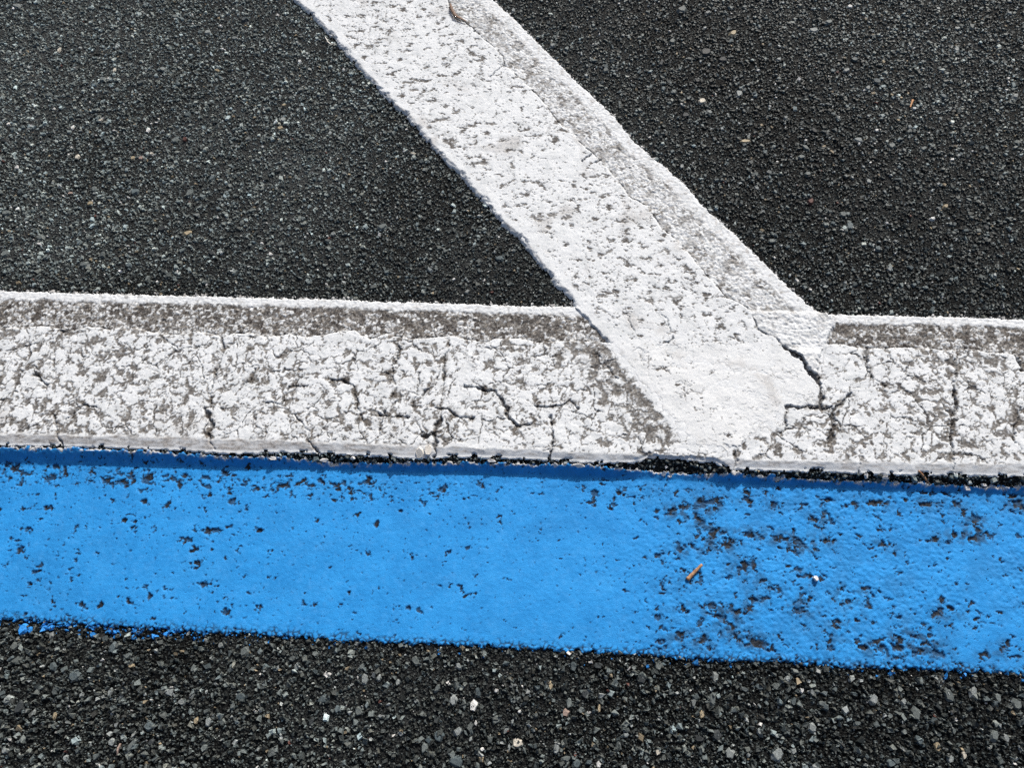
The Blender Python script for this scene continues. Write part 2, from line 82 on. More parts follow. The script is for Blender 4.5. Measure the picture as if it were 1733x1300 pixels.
D_TWIG2 = [[371.8,-74.2],[377.1,-78.4],[382.9,-84.3]]
D_NEEDLE = [[-105.0,520.3],[-102.6,509.8],[-96.4,497.3],[-88.5,492.2],[-81.6,488.1]]
D_SLIVER = [[-257.5,464.4],[-252.3,455.3],[-247.9,451.3],[-242.9,452.3]]
D_ORANGE = [[434.5,358.7],[438.9,369.4]]
D_PEBBLE = [[273.3,-172.4,2.5,2.7,0]]
D_FOOT = [[-614.2,-99.3],[-493.2,-99.4],[-375.5,-96.0],[-259.6,-92.6],[-145.2,-91.0],[-32.6,-90.6],[77.9,-89.7],[186.5,-89.3],[293.0,-90.0],[466.0,-90.7],[576.2,-90.5]]

rng = np.random.default_rng(7)
COL = scene.collection

# ------------------------------------------------------------------ noise
_perm = np.random.default_rng(11).permutation(4096).astype(np.int64)
_ang = np.random.default_rng(12).random(4096) * 2 * np.pi
_gx, _gy = np.cos(_ang), np.sin(_ang)
_rnd = np.random.default_rng(13).random((4096, 3))


def _h(ix, iy, seed):
    return _perm[(_perm[(ix + seed * 131) & 4095] + iy) & 4095]


def perlin(x, y, seed=0):
    fx, fy = np.floor(x), np.floor(y)
    ix, iy = fx.astype(np.int64), fy.astype(np.int64)
    dx, dy = x - fx, y - fy
    wx = dx * dx * dx * (dx * (dx * 6 - 15) + 10)
    wy = dy * dy * dy * (dy * (dy * 6 - 15) + 10)

    def gd(ax, ay):
        k = _h(ix + ax, iy + ay, seed)
        return _gx[k] * (dx - ax) + _gy[k] * (dy - ay)
    a = gd(0, 0)
    a = a + wx * (gd(1, 0) - a)
    b = gd(0, 1)
    b = b + wx * (gd(1, 1) - b)
    return (a + wy * (b - a)) * 1.5


def fbm(x, y, lam, oct=3, seed=0, gain=0.5):
    s, amp, tot = 0.0, 1.0, 0.0
    for o in range(oct):
        s = s + amp * perlin(x / lam + 17.3 * o, y / lam - 9.1 * o, seed + o)
        tot += amp
        amp *= gain
        lam *= 0.5
    return s / tot


def worley(x, y, lam, seed=0):
    x, y = x / lam, y / lam
    fx, fy = np.floor(x), np.floor(y)
    ix, iy = fx.astype(np.int64), fy.astype(np.int64)
    f1 = np.full(x.shape, 9.0)
    f2 = np.full(x.shape, 9.0)
    cid = np.zeros(x.shape, np.int64)
    for ax in (-1, 0, 1):
        for ay in (-1, 0, 1):
            k = _h(ix + ax, iy + ay, seed)
            d = np.hypot(fx + ax + _rnd[k, 0] - x, fy + ay + _rnd[k, 1] - y)
            n = d < f1
            f2 = np.where(n, f1, np.minimum(f2, d))
            cid = np.where(n, k, cid)
            f1 = np.where(n, d, f1)
    return f1, f2, _rnd[cid, 2]


def ss(a, b, x):
    t = np.clip((x - a) / (b - a), 0, 1)
    return t * t * (3 - 2 * t)


def over_quantile(field, cover, soft):
    """1 where field is among its highest 'cover' share (cover may vary from place to place)"""
    sdv = field.std()
    c = np.clip(cover, 0.0005, 0.97)
    p = np.array([0.0005, 0.002, 0.01, 0.03, 0.06, 0.1, 0.2, 0.3, 0.4, 0.5, 0.6, 0.7, 0.8, 0.9, 0.97])
    zq = np.array([3.29, 2.88, 2.33, 1.88, 1.55, 1.28, 0.84, 0.52, 0.25, 0.0, -0.25, -0.52, -0.84, -1.28, -1.88])
    d = field / sdv - np.interp(c, p, zq)
    return ss(-soft, soft, d)


def along(table, u):
    t = np.array(table)
    o = np.argsort(t[:, 0])
    return np.interp(u, t[o, 0], t[o, 1])


def seg_dist(u, v, pts):
    d = np.full(u.shape, 1e6)
    p = np.array(pts, float)
    for a, b in zip(p[:-1], p[1:]):
        ab = b - a
        L = max(ab @ ab, 1e-9)
        t = np.clip(((u - a[0]) * ab[0] + (v - a[1]) * ab[1]) / L, 0, 1)
        d = np.minimum(d, np.hypot(u - a[0] - t * ab[0], v - a[1] - t * ab[1]))
    return d


def crack_field(u, v, cracks, wob=4.0):
    """signed depth inside the traced cracks (>0 inside), ragged by noise; evaluated near each crack only"""
    f = np.full(u.shape, -9.0)
    wu = u + wob * fbm(u, v, 10.0, 4, 40, 0.6)
    wv = v + wob * fbm(u, v, 10.0, 4, 50, 0.6)
    nz = fbm(u, v, 10.0, 4, 60, 0.6)
    for w, pts in cracks:
        p = np.array(pts)
        lo, hi = p.min(0) - 8, p.max(0) + 8
        k = np.nonzero((u > lo[0]) & (u < hi[0]) & (v > lo[1]) & (v < hi[1]))[0]
        if len(k) == 0:
            continue
        d = seg_dist(wu[k], wv[k], pts)
        f[k] = np.maximum(f[k], w * 0.50 * (0.95 + 1.7 * nz[k]) - d)
    return f


def pit_field(u, v, pits, lam=4.5, amp=0.75):
    f = np.full(u.shape, -9.0)
    nz = fbm(u, v, lam, 3, 70, 0.65)
    for (cu, cv, ru, rv, an) in pits:
        R = max(ru, rv) * 2 + 2
        k = np.nonzero((np.abs(u - cu) < R) & (np.abs(v - cv) < R))[0]
        if len(k) == 0:
            continue
        c, s = math.cos(math.radians(an)), math.sin(math.radians(an))
        a = ((u[k] - cu) * c + (v[k] - cv) * s) / max(ru, 1.2)
        b = (-(u[k] - cu) * s + (v[k] - cv) * c) / max(rv, 1.2)
        f[k] = np.maximum(f[k], 1.0 - np.hypot(a, b) + amp * 2 * nz[k])
    return f


# ------------------------------------------------------------------ diagonal line frame
DO = np.array((58.4, 88.3))
DD = np.array((0.6385, -0.7696))
DT = np.array((0.7696, 0.6385))


def to_st(u, v):
    return (u - DO[0]) * DD[0] + (v - DO[1]) * DD[1], (u - DO[0]) * DT[0] + (v - DO[1]) * DT[1]


def st_table(tab):
    t = np.array(tab)
    s, q = to_st(t[:, 0], t[:, 1])
    return np.stack([s, q], 1).tolist()


DL_ST, DR_ST, DS_ST = st_table(D_D_LEFT), st_table(D_D_RIGHT), st_table(D_D_SEAM)


# ------------------------------------------------------------------ materials
def new_mat(name):
    mt = bpy.data.materials.new(name)
    mt.use_nodes = True
    nt = mt.node_tree
    b = nt.nodes['Principled BSDF']
    return mt, nt, b


def node(nt, typ, **kw):
    n = nt.nodes.new(typ)
    for k, x in kw.items():
        setattr(n, k, x)
    return n


def noise(nt, scale, detail=4, rough=0.55, coord=None):
    n = node(nt, 'ShaderNodeTexNoise')
    n.inputs['Scale'].default_value = scale
    n.inputs['Detail'].default_value = detail
    n.inputs['Roughness'].default_value = rough
    nt.links.new(coord, n.inputs['Vector'])
    return n.outputs['Fac']


def ramp(nt, fac, stops):
    r = node(nt, 'ShaderNodeValToRGB')
    e = r.color_ramp.elements
    while len(e) < len(stops):
        e.new(0.5)
    for q, (p, c) in zip(e, stops):
        q.position = p
        q.color = (*c, 1) if len(c) == 3 else c
    nt.links.new(fac, r.inputs[0])
    return r.outputs[0]


def mix(nt, fac, a, b, mode='MIX'):
    n = node(nt, 'ShaderNodeMix', data_type='RGBA', blend_type=mode)
    for sock, val in ((n.inputs[0], fac), (n.inputs[6], a), (n.inputs[7], b)):
        if isinstance(val, (int, float)):
            sock.default_value = val
        elif isinstance(val, tuple):
            sock.default_value = (*val, 1)
        else:
            nt.links.new(val, sock)
    return n.outputs[2]


def attr(nt, name, out='Fac'):
    a = node(nt, 'ShaderNodeAttribute', attribute_name=name)
    return a.outputs[out]


def bump(nt, bsdf, h, dist, strength=1.0):
    b = node(nt, 'ShaderNodeBump')
    b.inputs['Distance'].default_value = dist
    b.inputs['Strength'].default_value = strength
    nt.links.new(h, b.inputs['Height'])
    nt.links.new(b.outputs[0], bsdf.inputs['Normal'])


def position(nt):
    return node(nt, 'ShaderNodeNewGeometry').outputs['Position']


def mat_white():
    mt, nt, b = new_mat('white_thermoplastic')
    P = position(nt)
    col = ramp(nt, noise(nt, 60, 5, 0.6, P), [(0.3, (0.57, 0.60, 0.615)), (0.48, (0.695, 0.725, 0.742)), (0.75, (0.74, 0.77, 0.788))])
    col = mix(nt, attr(nt, 'cream'), col, (0.735, 0.752, 0.752))
    grit = ramp(nt, noise(nt, 430, 5, 0.72, P), [(0.34, (0.022, 0.018, 0.015)), (0.44, (0.072, 0.062, 0.052)), (0.52, (0.155, 0.140, 0.120)), (0.60, (0.255, 0.238, 0.212)), (0.70, (0.52, 0.51, 0.49))])
    smear_shade = ramp(nt, noise(nt, 420, 4, 0.7, P), [(0.35, (0.20, 0.185, 0.17)), (0.65, (0.52, 0.50, 0.475))])  # grey of smeared dirt, also of the bevel shade put into the colour
    col = mix(nt, attr(nt, 'grey'), col, smear_shade)
    col = mix(nt, attr(nt, 'dirt'), col, grit)
    deep = ramp(nt, noise(nt, 600, 3, 0.6, P), [(0.35, (0.010, 0.008, 0.007)), (0.55, (0.035, 0.027, 0.023)), (0.7, (0.10, 0.085, 0.075))])
    col = mix(nt, attr(nt, 'deep'), col, deep)
    nt.links.new(col, b.inputs['Base Color'])
    b.inputs['Roughness'].default_value = 0.72
    b.inputs['Specular IOR Level'].default_value = 0.3
    bump(nt, b, noise(nt, 1300, 4, 0.65, P), 0.0005, 0.55)
    return mt


def mat_blue():
    mt, nt, b = new_mat('blue_line_paint')
    P = position(nt)
    col = ramp(nt, noise(nt, 45, 5, 0.6, P), [(0.3, (0.014, 0.235, 0.61)), (0.6, (0.024, 0.295, 0.725)), (0.8, (0.036, 0.33, 0.77))])
    col = mix(nt, attr(nt, 'dark_blue'), col, (0.018, 0.20, 0.50))
    faint = ramp(nt, noise(nt, 160, 6, 0.7, P), [(0.5, (0, 0, 0)), (0.72, (0.45, 0.45, 0.45))])
    col = mix(nt, faint, col, (0.07, 0.35, 0.77))
    pit = ramp(nt, noise(nt, 750, 3, 0.6, P), [(0.3, (0.004, 0.006, 0.009)), (0.5, (0.014, 0.018, 0.026)), (0.66, (0.032, 0.040, 0.052)), (0.8, (0.09, 0.11, 0.13))])
    col = mix(nt, attr(nt, 'exposed'), col, pit)
    col = mix(nt, attr(nt, 'rim'), col, (0.66, 0.65, 0.62))
    nt.links.new(col, b.inputs['Base Color'])
    b.inputs['Roughness'].default_value = 0.72
    b.inputs['Specular IOR Level'].default_value = 0.25
    bump(nt, b, noise(nt, 900, 5, 0.7, P), 0.0006, 0.7)
    return mt


def mat_binder():
    mt, nt, b = new_mat('asphalt_binder')
    P = position(nt)
    vo = node(nt, 'ShaderNodeTexVoronoi', feature='F1')
    vo.inputs['Scale'].default_value = 520
    nt.links.new(P, vo.inputs['Vector'])
    f = node(nt, 'ShaderNodeSeparateColor')
    nt.links.new(vo.outputs['Color'], f.inputs[0])
    cellc = ramp(nt, f.outputs[0], [(0.0, (0.003, 0.0035, 0.0036)), (0.45, (0.008, 0.0095, 0.0097)), (0.8, (0.032, 0.038, 0.038)), (1.0, (0.15, 0.17, 0.165))])
    edge = ramp(nt, vo.outputs['Distance'], [(0.25, (1, 1, 1)), (0.62, (0.12, 0.12, 0.12))])
    col = mix(nt, 1.0, cellc, edge, 'MULTIPLY')
    fines = ramp(nt, noise(nt, 1100, 3, 0.7, P), [(0.35, (0.02, 0.022, 0.022)), (0.6, (0.075, 0.081, 0.082)), (0.75, (0.16, 0.168, 0.168))])
    col = mix(nt, attr(nt, 'dust'), col, fines)
    nt.links.new(col, b.inputs['Base Color'])
    b.inputs['Roughness'].default_value = 0.8
    b.inputs['Specular IOR Level'].default_value = 0.16
    inv = ramp(nt, vo.outputs['Distance'], [(0.0, (1, 1, 1)), (0.7, (0, 0, 0))])
    bump(nt, b, inv, 0.0016, 1.0)
    return mt


def mat_stone(source):
    mt, nt, b = new_mat('crushed_stone_' + source)
    P = position(nt)
    if source == 'attribute':
        c = attr(nt, 'stone_colour', 'Color')
    else:
        c = node(nt, 'ShaderNodeObjectInfo').outputs['Color']
    v = ramp(nt, noise(nt, 900, 4, 0.7, P), [(0.28, (0.45, 0.45, 0.45)), (0.5, (0.95, 0.95, 0.95)), (0.75, (1.6, 1.6, 1.6))])
    nt.links.new(mix(nt, 1.0, c, v, 'MULTIPLY'), b.inputs['Base Color'])
    b.inputs['Roughness'].default_value = 0.6
    b.inputs['Specular IOR Level'].default_value = 0.25
    bump(nt, b, noise(nt, 1400, 3, 0.6, P), 0.0005, 0.7)
    return mt


def mat_plain(name, c1, c2, scale, rough=0.7):
    mt, nt, b = new_mat(name)
    P = position(nt)
    nt.links.new(ramp(nt, noise(nt, scale, 4, 0.6, P), [(0.35, c1), (0.65, c2)]), b.inputs['Base Color'])
    b.inputs['Roughness'].default_value = rough
    bump(nt, b, noise(nt, scale * 2, 3, 0.6, P), 0.0003, 0.5)
    return mt


M_WHITE, M_BLUE, M_BINDER = mat_white(), mat_blue(), mat_binder()
M_AGG, M_STONE = mat_stone('attribute'), mat_stone('object')


# ------------------------------------------------------------------ mesh builders (millimetres in, metres out)
def raw_mesh(name, co, loops, starts, smooth=True, attrs=None, mat=None):
    me = bpy.data.meshes.new(name)
    me.vertices.add(len(co))
    me.vertices.foreach_set('co', (np.asarray(co, np.float64) * 0.001).astype(np.float32).ravel())
    me.loops.add(len(loops))
    me.loops.foreach_set('vertex_index', np.asarray(loops, np.int32))
    me.polygons.add(len(starts))
    me.polygons.foreach_set('loop_start', np.asarray(starts, np.int32))
    me.update(calc_edges=True)
    me.polygons.foreach_set('use_smooth', np.full(len(starts), smooth, dtype=bool))
    for k, a in (attrs or {}).items():
        if a.ndim == 1:
            x = me.attributes.new(k, 'FLOAT', 'POINT')
            x.data.foreach_set('value', a.astype(np.float32))
        else:
            x = me.attributes.new(k, 'FLOAT_COLOR', 'POINT')
            x.data.foreach_set('color', np.concatenate([a, np.ones((len(a), 1))], 1).astype(np.float32).ravel())
    if mat:
        me.materials.append(mat)
    return me


def add_obj(name, me, parent=None):
    o = bpy.data.objects.new(name, me)
    COL.objects.link(o)
    if parent:
        o.parent = parent
    return o


def tag(o, label=None, category=None, group=None, kind=None):
    for k, x in (('label', label), ('category', category), ('group', group), ('kind', kind)):
        if x:
            o[k] = x
    return o


def grid_part(name, U, V, Z, keep, attrs, mat, parent=None, flip=False):
    """U,V,Z are (n,m) arrays, keep is an (n-1,m-1) mask of cells; unused vertices are dropped"""
    n, mm = U.shape
    idx = np.arange(n * mm).reshape(n, mm)
    q = np.stack([idx[:-1, :-1], idx[1:, :-1], idx[1:, 1:], idx[:-1, 1:]], -1)[keep]
    if flip:
        q = q[:, ::-1]
    used = np.zeros(n * mm, bool)
    used[q.ravel()] = True
    new = np.cumsum(used) - 1
    co = np.stack([U.ravel(), V.ravel(), Z.ravel()], 1)[used]
    me = raw_mesh(name, co, new[q].ravel(), np.arange(len(q)) * 4, True,
                  {k: a.ravel()[used] for k, a in attrs.items()}, mat)
    return add_obj(name, me, parent)


def axis(lo, hi, step, far, ratio=1.25):
    c = list(np.arange(lo, hi, step))
    d, p = step, c[-1]
    while p < far:
        d *= ratio
        p += d
        c.append(p)
    d, p, pre = step, c[0], []
    while p > -far:
        d *= ratio
        p -= d
        pre.append(p)
    return np.array(pre[::-1] + c)


def cell_any(mask):
    return mask[:-1, :-1] & mask[1:, :-1] & mask[1:, 1:] & mask[:-1, 1:]


# ------------------------------------------------------------------ signed distances to the three lines (mm, >0 inside)
def h_edges(u):
    return along(D_H_TOP, u), along(D_H_SEAM, u), along(D_H_BEV, u), along(D_H_BOT, u)


def inside_H(u, v):
    t, _, _, b = h_edges(u)
    return np.minimum(t - v, v - b)


for _p in D_B_TOP:
    _p[1] += 2.8 * float(ss(-160, 20, _p[0]))


def inside_B(u, v):
    return np.minimum(along(D_B_TOP, u) - v, v - along(D_B_BOT, u))


def inside_D(u, v):
    s, t = to_st(u, v)
    d = np.minimum(t - along(DL_ST, s), along(DR_ST, s) - t)
    return np.where(v > 60, d, -99)


LOW = -10.0


def ground_z(u, v):
    """the white lines stand on the upper course of asphalt; below the long line it steps down by a centimetre"""
    e, f = along(D_H_BOT, u), along(D_FOOT, u)
    x = np.clip((e - v) / np.maximum(e - f, 6.0), -0.2, 1.3)
    return LOW * (0.55 * ss(0.0, 1.0, x) + 0.45 * np.clip(x, 0, 1))


# ------------------------------------------------------------------ road sheet
gu = axis(-760, 680, 4.0, 45000, 1.35)
gv = axis(-420, 620, 3.0, 45000, 1.35)
U, V = np.meshgrid(gu, gv, indexing='ij')
near = ((np.abs(U) < 1500) & (np.abs(V) < 1500)).astype(float)
Z = ground_z(U, V) + near * (0.6 * fbm(U, V, 22.0, 3, 3) + 0.9 * fbm(U, V, 11.0, 2, 4)) - 1.15
road = grid_part('road', U, V, Z, np.ones((len(gu) - 1, len(gv) - 1), bool), dict(dust=near * np.clip(0.04 + 0.7 * fbm(U, V, 180.0, 4, 6, 0.6) + 0.36 * ss(100, -450, U) * ss(85, 140, V), 0, 1)), M_BINDER)
tag(road, 'dark grey asphalt road surface of crushed stone in bitumen', None, None, 'structure')

# ------------------------------------------------------------------ horizontal white line
STEP = 0.8


def h_slab_height(u, v):
    """top of the thick coat of the white line: a wedge that is highest above its lower edge"""
    return 2.7 + 0.5 * np.clip((45 - v) / 115.0, 0, 1)


hu = axis(-585, 545, STEP, 4000, 1.3)
hv = np.arange(-96, 97, STEP)
U, V = np.meshgrid(hu, hv, indexing='ij')
sh = U.shape
u, v = U.ravel(), V.ravel()
top, seam, bev, bot = h_edges(u)
bev = bev + 3.2 * fbm(u, 0 * u, 30.0, 4, 18, 0.6) + 1.0 * fbm(u, v, 5.0, 2, 17)
fine = fbm(u, v, 3.0, 2, 1)
mid = fbm(u, v, 11.0, 3, 5)
seam = seam + 1.6 * fbm(u, v, 9.0, 3, 9)
sd_top = top - v + 3.4 * fbm(u, v, 6.0, 4, 14, 0.75) + 1.5 * fbm(u, v, 60.0, 2, 15)
chipb = over_quantile(fbm(u, v, 16.0, 4, 20, 0.6), 0.12 + 0 * u, 0.25)
sd_bot = v - bot + 2.6 * fbm(u, v, 9.0, 4, 19, 0.7) - 3.0 * chipb
# strips across the line
strip_w = 10.0 + 4.5 * fbm(u, v, 14.0, 4, 23, 0.6)
ridge = ss(strip_w + 2.0, strip_w - 1.5, sd_top)                # clean outer ridge
slab = ss(-1.2, 1.6, seam - v + 1.5 * fine)                     # thick coat
band = (1 - ridge) * (1 - slab)
f1, f2, cid = worley(u + 3.5 * fbm(u, v, 5.0, 2, 81), v + 3.5 * fbm(u, v, 5.0, 2, 82), 3.9, 4)
g1, g2, gid = worley(u, v + fine, 2.1, 7)
grain = np.clip(1 - f1 * 1.25, 0, 1)
# dirt on the worn band: grains, some white, dark between
bw = fbm(u, v, 26.0, 3, 31)
clean = cid + 0.5 * mid + 0.5 * bw + 0.25 * ss(seam + 12, seam + 2, v) + 0.10 * ss(-250, -400, u) > 0.62
band_dirt = np.where(clean, 0.15 + 0.85 * ss(0.30, 0.12, f2 - f1), 0.92)
band_dirt = np.clip(band_dirt + 0.35 * (gid - 0.6), 0, 1)
# pits in the thick coat (share of the surface that has lost its white skin)
big = fbm(u, v, 90.0, 2, 36)
dens = 0.22 + 0.25 * big + 0.13 * ss(-120, -420, u) + 0.10 * ss(330, 400, u) + 0.10 * ss(bev + 50, bev + 5, v) * ss(-150, -300, u)
dens = np.clip(dens, 0.10, 0.5)
tri = seg_dist(u, v, D_TRIANGLE)
tri_side = ss(-4, 6, along([[p[1], p[0]] for p in D_TRIANGLE], v) - u)
tri_m = ss(66, 6, tri) * tri_side * ss(bot + 6, bot + 18, v)
dens = dens + 0.34 * tri_m
patch_d = seg_dist(u, v, D_PATCH + D_PATCH[:1])
pp = np.array(D_PATCH)
inp = np.zeros(u.shape, bool)
for (x0, y0), (x1, y1) in zip(pp, np.roll(pp, -1, 0)):
    c = ((y0 > v) != (y1 > v)) & (u < (x1 - x0) * (v - y0) / (y1 - y0 + 1e-9) + x0)
    inp ^= c
patch_sd = np.where(inp, patch_d, -patch_d)
dens = np.clip(dens - 0.7 * ss(-10, 3, patch_sd) - 0.06 * ss(bev + 12, bev + 2, v), 0.003, 0.9)
wu = u + 2.2 * fbm(u, v, 7.0, 2, 41)
wv = v + 2.2 * fbm(u, v, 7.0, 2, 43)
blot = fbm(wu, wv, 10.5, 4, 44, 0.62)
pitn = over_quantile(blot, dens * 0.36, 0.12)
speck = over_quantile(fbm(u, v, 3.4, 2, 46), dens * 0.14, 0.25) * 0.85
lo_ = fbm(u, v, 34.0, 3, 71)
q1, q2, _ = worley(u + 14 * fbm(u, v, 17.0, 4, 72, 0.62), v + 14 * fbm(u, v, 17.0, 4, 73, 0.62), 19.0, 9)
wid = np.clip(0.15 + 4.2 * (dens - 0.18) + 2.0 * lo_ + 2.6 * fbm(u, v, 8.0, 3, 74), -1, 2.6)
wid = np.maximum(wid, 0.25 + 0.9 * fbm(u, v, 20.0, 2, 78))
isl = ss(0.40, -0.30, (q2 - q1) * 19.0 * 0.75 - wid)
q1, q2, _ = worley(u + 7 * fbm(u, v, 8.0, 3, 75, 0.6), v + 7 * fbm(u, v, 8.0, 3, 76, 0.6), 6.5, 10)
wid = np.clip(-1.6 + 3.6 * (dens - 0.18) - 1.6 * lo_ + 2.4 * fbm(u, v, 7.0, 3, 77), -1, 1.4)
web = isl
isl = np.maximum(isl, 0.9 * ss(0.45, -0.2, (q2 - q1) * 6.5 * 0.75 - wid)) * ss(3, -7, patch_sd)
pitn = np.maximum(pitn, isl)
n1, n2, nid = worley(u + 9 * fbm(u, v, 26.0, 4, 47, 0.6), v + 9 * fbm(u, v, 22.0, 4, 48, 0.6), 31.0, 8)
netw = (n2 - n1) * 31.0 + 1.1 * fbm(u, v, 4.0, 3, 51)
netm = ss(1.15, 0.3, netw) * ss(-0.05, 0.18, fbm(u, v, 40.0, 3, 49) + 0.06) * ss(-2, -12, patch_sd)
pf = pit_field(u, v, D_PITS_H)
cf = crack_field(u, v, D_CRACKS_H)
pm = ss(0.15, 0.5, pf)
edge_clear = ss(bev - 1.0, bev + 4.0, v)
pits = np.clip(np.maximum.reduce([pitn, speck, netm * 0.9, pm]) * edge_clear, 0, 1) * slab
crack = ss(-0.25, 0.55, cf) * np.maximum(slab, 0.55)
halo = ss(-4.0, -0.2, cf) * slab * 0.75 * over_quantile(blot, 0.45 + 0 * u, 0.3) * edge_clear
seam_line = ss(1.5, 0.1, np.abs(v - seam - 0.4)) * ss(-0.25, 0.2, fbm(u, v, 13.0, 3, 52) + 0.1)
# heights
zs = h_slab_height(u, v) + 0.45 * mid + 0.22 * fine
chamfer = np.clip((v - bot - 2.2) / np.maximum(bev - bot - 2.2, 3.0), 0, 1)
zs = 1.0 + (zs - 1.0) * np.where(v < bev + 2, chamfer, 1.0)
zr = 1.1 + 0.40 * grain + 0.35 * fine
zb = 0.45 + 1.05 * grain * np.where(clean, 1.0, 0.75) + 0.5 * mid + 0.5 * fine
z = slab * zs + (1 - slab) * (ridge * zr + (1 - ridge) * zb)
z0 = z
z = z - netm * slab * edge_clear * 0.7 - pits * (0.40 + 0.35 * grain) - crack * np.where(cf > 0.6, 2.4, 1.5) * slab - seam_line * 0.8
z = z - 0.35 * halo
taper = ss(-0.3, 1.6, np.minimum(sd_top, sd_bot + 0.6))
z = z * taper - 0.9 * (1 - taper)
# colour masks
bevel_m = ss(bev + 1.5, bev - 1.0, v + 0.8 * fine)
lip = ss(bot + 4.2, bot + 2.2, v + 1.2 * fbm(u, v, 4.0, 2, 58))
streak = fbm(u * 0.25, v, 2.6, 3, 55)
grey = np.clip(bevel_m * (0.22 + 1.1 * streak + 0.42 * ss(0, -250, u) + 0.5 * fbm(u, v, 25.0, 3, 56)) * (1 - 0.85 * lip), 0, 1)  # lower bevel greyed: dirt streaks plus its shade put into the colour
grey = np.maximum(grey, 0.5 * ss(0.1, 0.5, fbm(u, v, 40.0, 4, 57)) * slab * ss(bev + 45, bev + 6, v) * ss(50, -250, u))
grey = np.maximum(grey, 0.45 * ss(0.15, 0.45, fbm(u, v, 5.0, 3, 59)) * ridge)
dirt = np.clip(band * band_dirt + pits * (0.85 + 0.35 * fine) + halo + ridge * 0.5 * ss(0.25, 0.5, fbm(u, v, 6.0, 3, 61)), 0, 1)
dirt = np.maximum(dirt, 0.8 * tri_m * slab * over_quantile(blot, 0.45 * tri_m, 0.3))
deep = np.clip(crack * (0.40 + 0.45 * ss(0.2, 1.2, cf)) + 0.65 * seam_line + 0.22 * pits * over_quantile(blot, dens * 0.25, 0.3)
               + band * np.where(clean, 0.15, 1) * (0.65 * ss(0.30, 0.08, g2 - g1) + 0.45 * ss(-0.1, 0.25, fbm(u, v, 16.0, 3, 67))), 0, 1)
deep = np.maximum(deep, pm * slab * 0.4)
deep = np.maximum(deep, 0.8 * netm * slab * edge_clear)
deep = np.maximum(deep, 0.42 * web * ss(3, -7, patch_sd) * slab * edge_clear * ss(-0.25, 0.15, fbm(u, v, 12.0, 3, 79)))
deep = np.maximum(deep, pits * (1 - pits) * 2.6 * ss(-0.12, 0.2, fbm(u, v, 8.0, 3, 66)))
deep = np.maximum(deep, 0.5 * tri_m * slab * over_quantile(fbm(u, v, 5.0, 3, 63), 0.35 * tri_m, 0.4))
keep_v = (np.minimum(sd_top, sd_bot) > -0.6)
R = lambda a: a.reshape(sh)
keep = cell_any(R(keep_v))
A = dict(dirt=R(dirt), deep=R(deep), grey=R(grey), cream=R(0.0 * u))
cell = lambda a: R(a)[:-1, :-1]
zone = np.where(cell(v) < cell(seam), 2, np.where(cell(sd_top) > cell(strip_w), 1, 0))
h_line = tag(add_obj('road_line', None), 'wide cracked white line crossing the whole picture just above the blue line', 'road marking', 'painted lines on the asphalt', 'thing')
grid_part('edge_strip', U, V, R(z), keep & (zone == 0), A, M_WHITE, h_line)
grid_part('worn_band', U, V, R(z), keep & (zone == 1), A, M_WHITE, h_line)
plate = np.zeros(zone.shape, int)
for c in D_CUTS_H:
    plate += (cell(u) > along([[p[1], p[0]] for p in c], cell(v))).astype(int)
for k in range(plate.max() + 1):
    grid_part('paint_plate', U, V, R(z), keep & (zone == 2) & (plate == k), A, M_WHITE, h_line)

# ------------------------------------------------------------------ diagonal white line
ds = axis(-640, 236, STEP, 3500, 1.3)
ds = ds[ds < 236]
dt = np.arange(-8, 214, STEP)
S_, T_ = np.meshgrid(ds, dt, indexing='ij')
sh = S_.shape
s, t = S_.ravel(), T_.ravel()
u = DO[0] + s * DD[0] + t * DT[0]
v = DO[1] + s * DD[1] + t * DT[1]
left, right_e, seam = along(DL_ST, s), along(DR_ST, s), along(DS_ST, s)
over = ss(92, 84, v)                                             # lies on the horizontal line here
right_e = np.where(v < 80, 260, right_e)
fine = fbm(u, v, 3.0, 2, 101)
mid = fbm(u, v, 12.0, 3, 105)
seam = seam + 1.8 * fbm(u, v, 9.0, 3, 109)
d = seg_dist(u, v, D_PATCH + D_PATCH[:1])
inp = np.zeros(u.shape, bool)
for (x0, y0), (x1, y1) in zip(pp, np.roll(pp, -1, 0)):
    c = ((y0 > v) != (y1 > v)) & (u < (x1 - x0) * (v - y0) / (y1 - y0 + 1e-9) + x0)
    inp ^= c
patch_sd = np.where(inp, d, -d) + (5.0 + 14.0 * ss(20, -40, v)) * fbm(u, v, 16.0, 4, 111, 0.7)
sd_l = t - left + 3.0 * fbm(u, v, 9.0, 4, 113, 0.7) - 2.6 * over_quantile(fbm(u, v, 15.0, 4, 114, 0.6), 0.15 + 0 * u, 0.25)
sd_r = right_e - t + 3.8 * fbm(u, v, 6.0, 4, 115, 0.75)
sd = np.minimum(sd_l, sd_r)
sd = np.where(v < 88, np.minimum(np.where(v < 80, 99, sd), patch_sd), sd)
strip_w = 15.0 + 3 * fbm(u, v, 14.0, 3, 123)
ridge = ss(strip_w + 2.5, strip_w - 2.0, sd_r) * (1 - over)
slab = ss(-1.2, 1.6, seam - t + 2.0 * fine)
band = (1 - ridge) * (1 - slab)
f1, f2, cid = worley(u + 4.0 * fbm(u, v, 5.0, 2, 181), v + 4.0 * fbm(u, v, 5.0, 2, 182), 4.3, 104)
g1, g2, gid = worley(u, v + fine, 2.2, 107)
grain = np.clip(1 - f1 * 1.25, 0, 1)
bw = fbm(u, v, 30.0, 3, 131)
clean = cid + 0.9 * mid + 0.7 * bw + 0.20 + 0.2 * over > 0.55
band_dirt = np.where(clean, 0.05 + 0.85 * ss(0.20, 0.05, f2 - f1), 0.80)
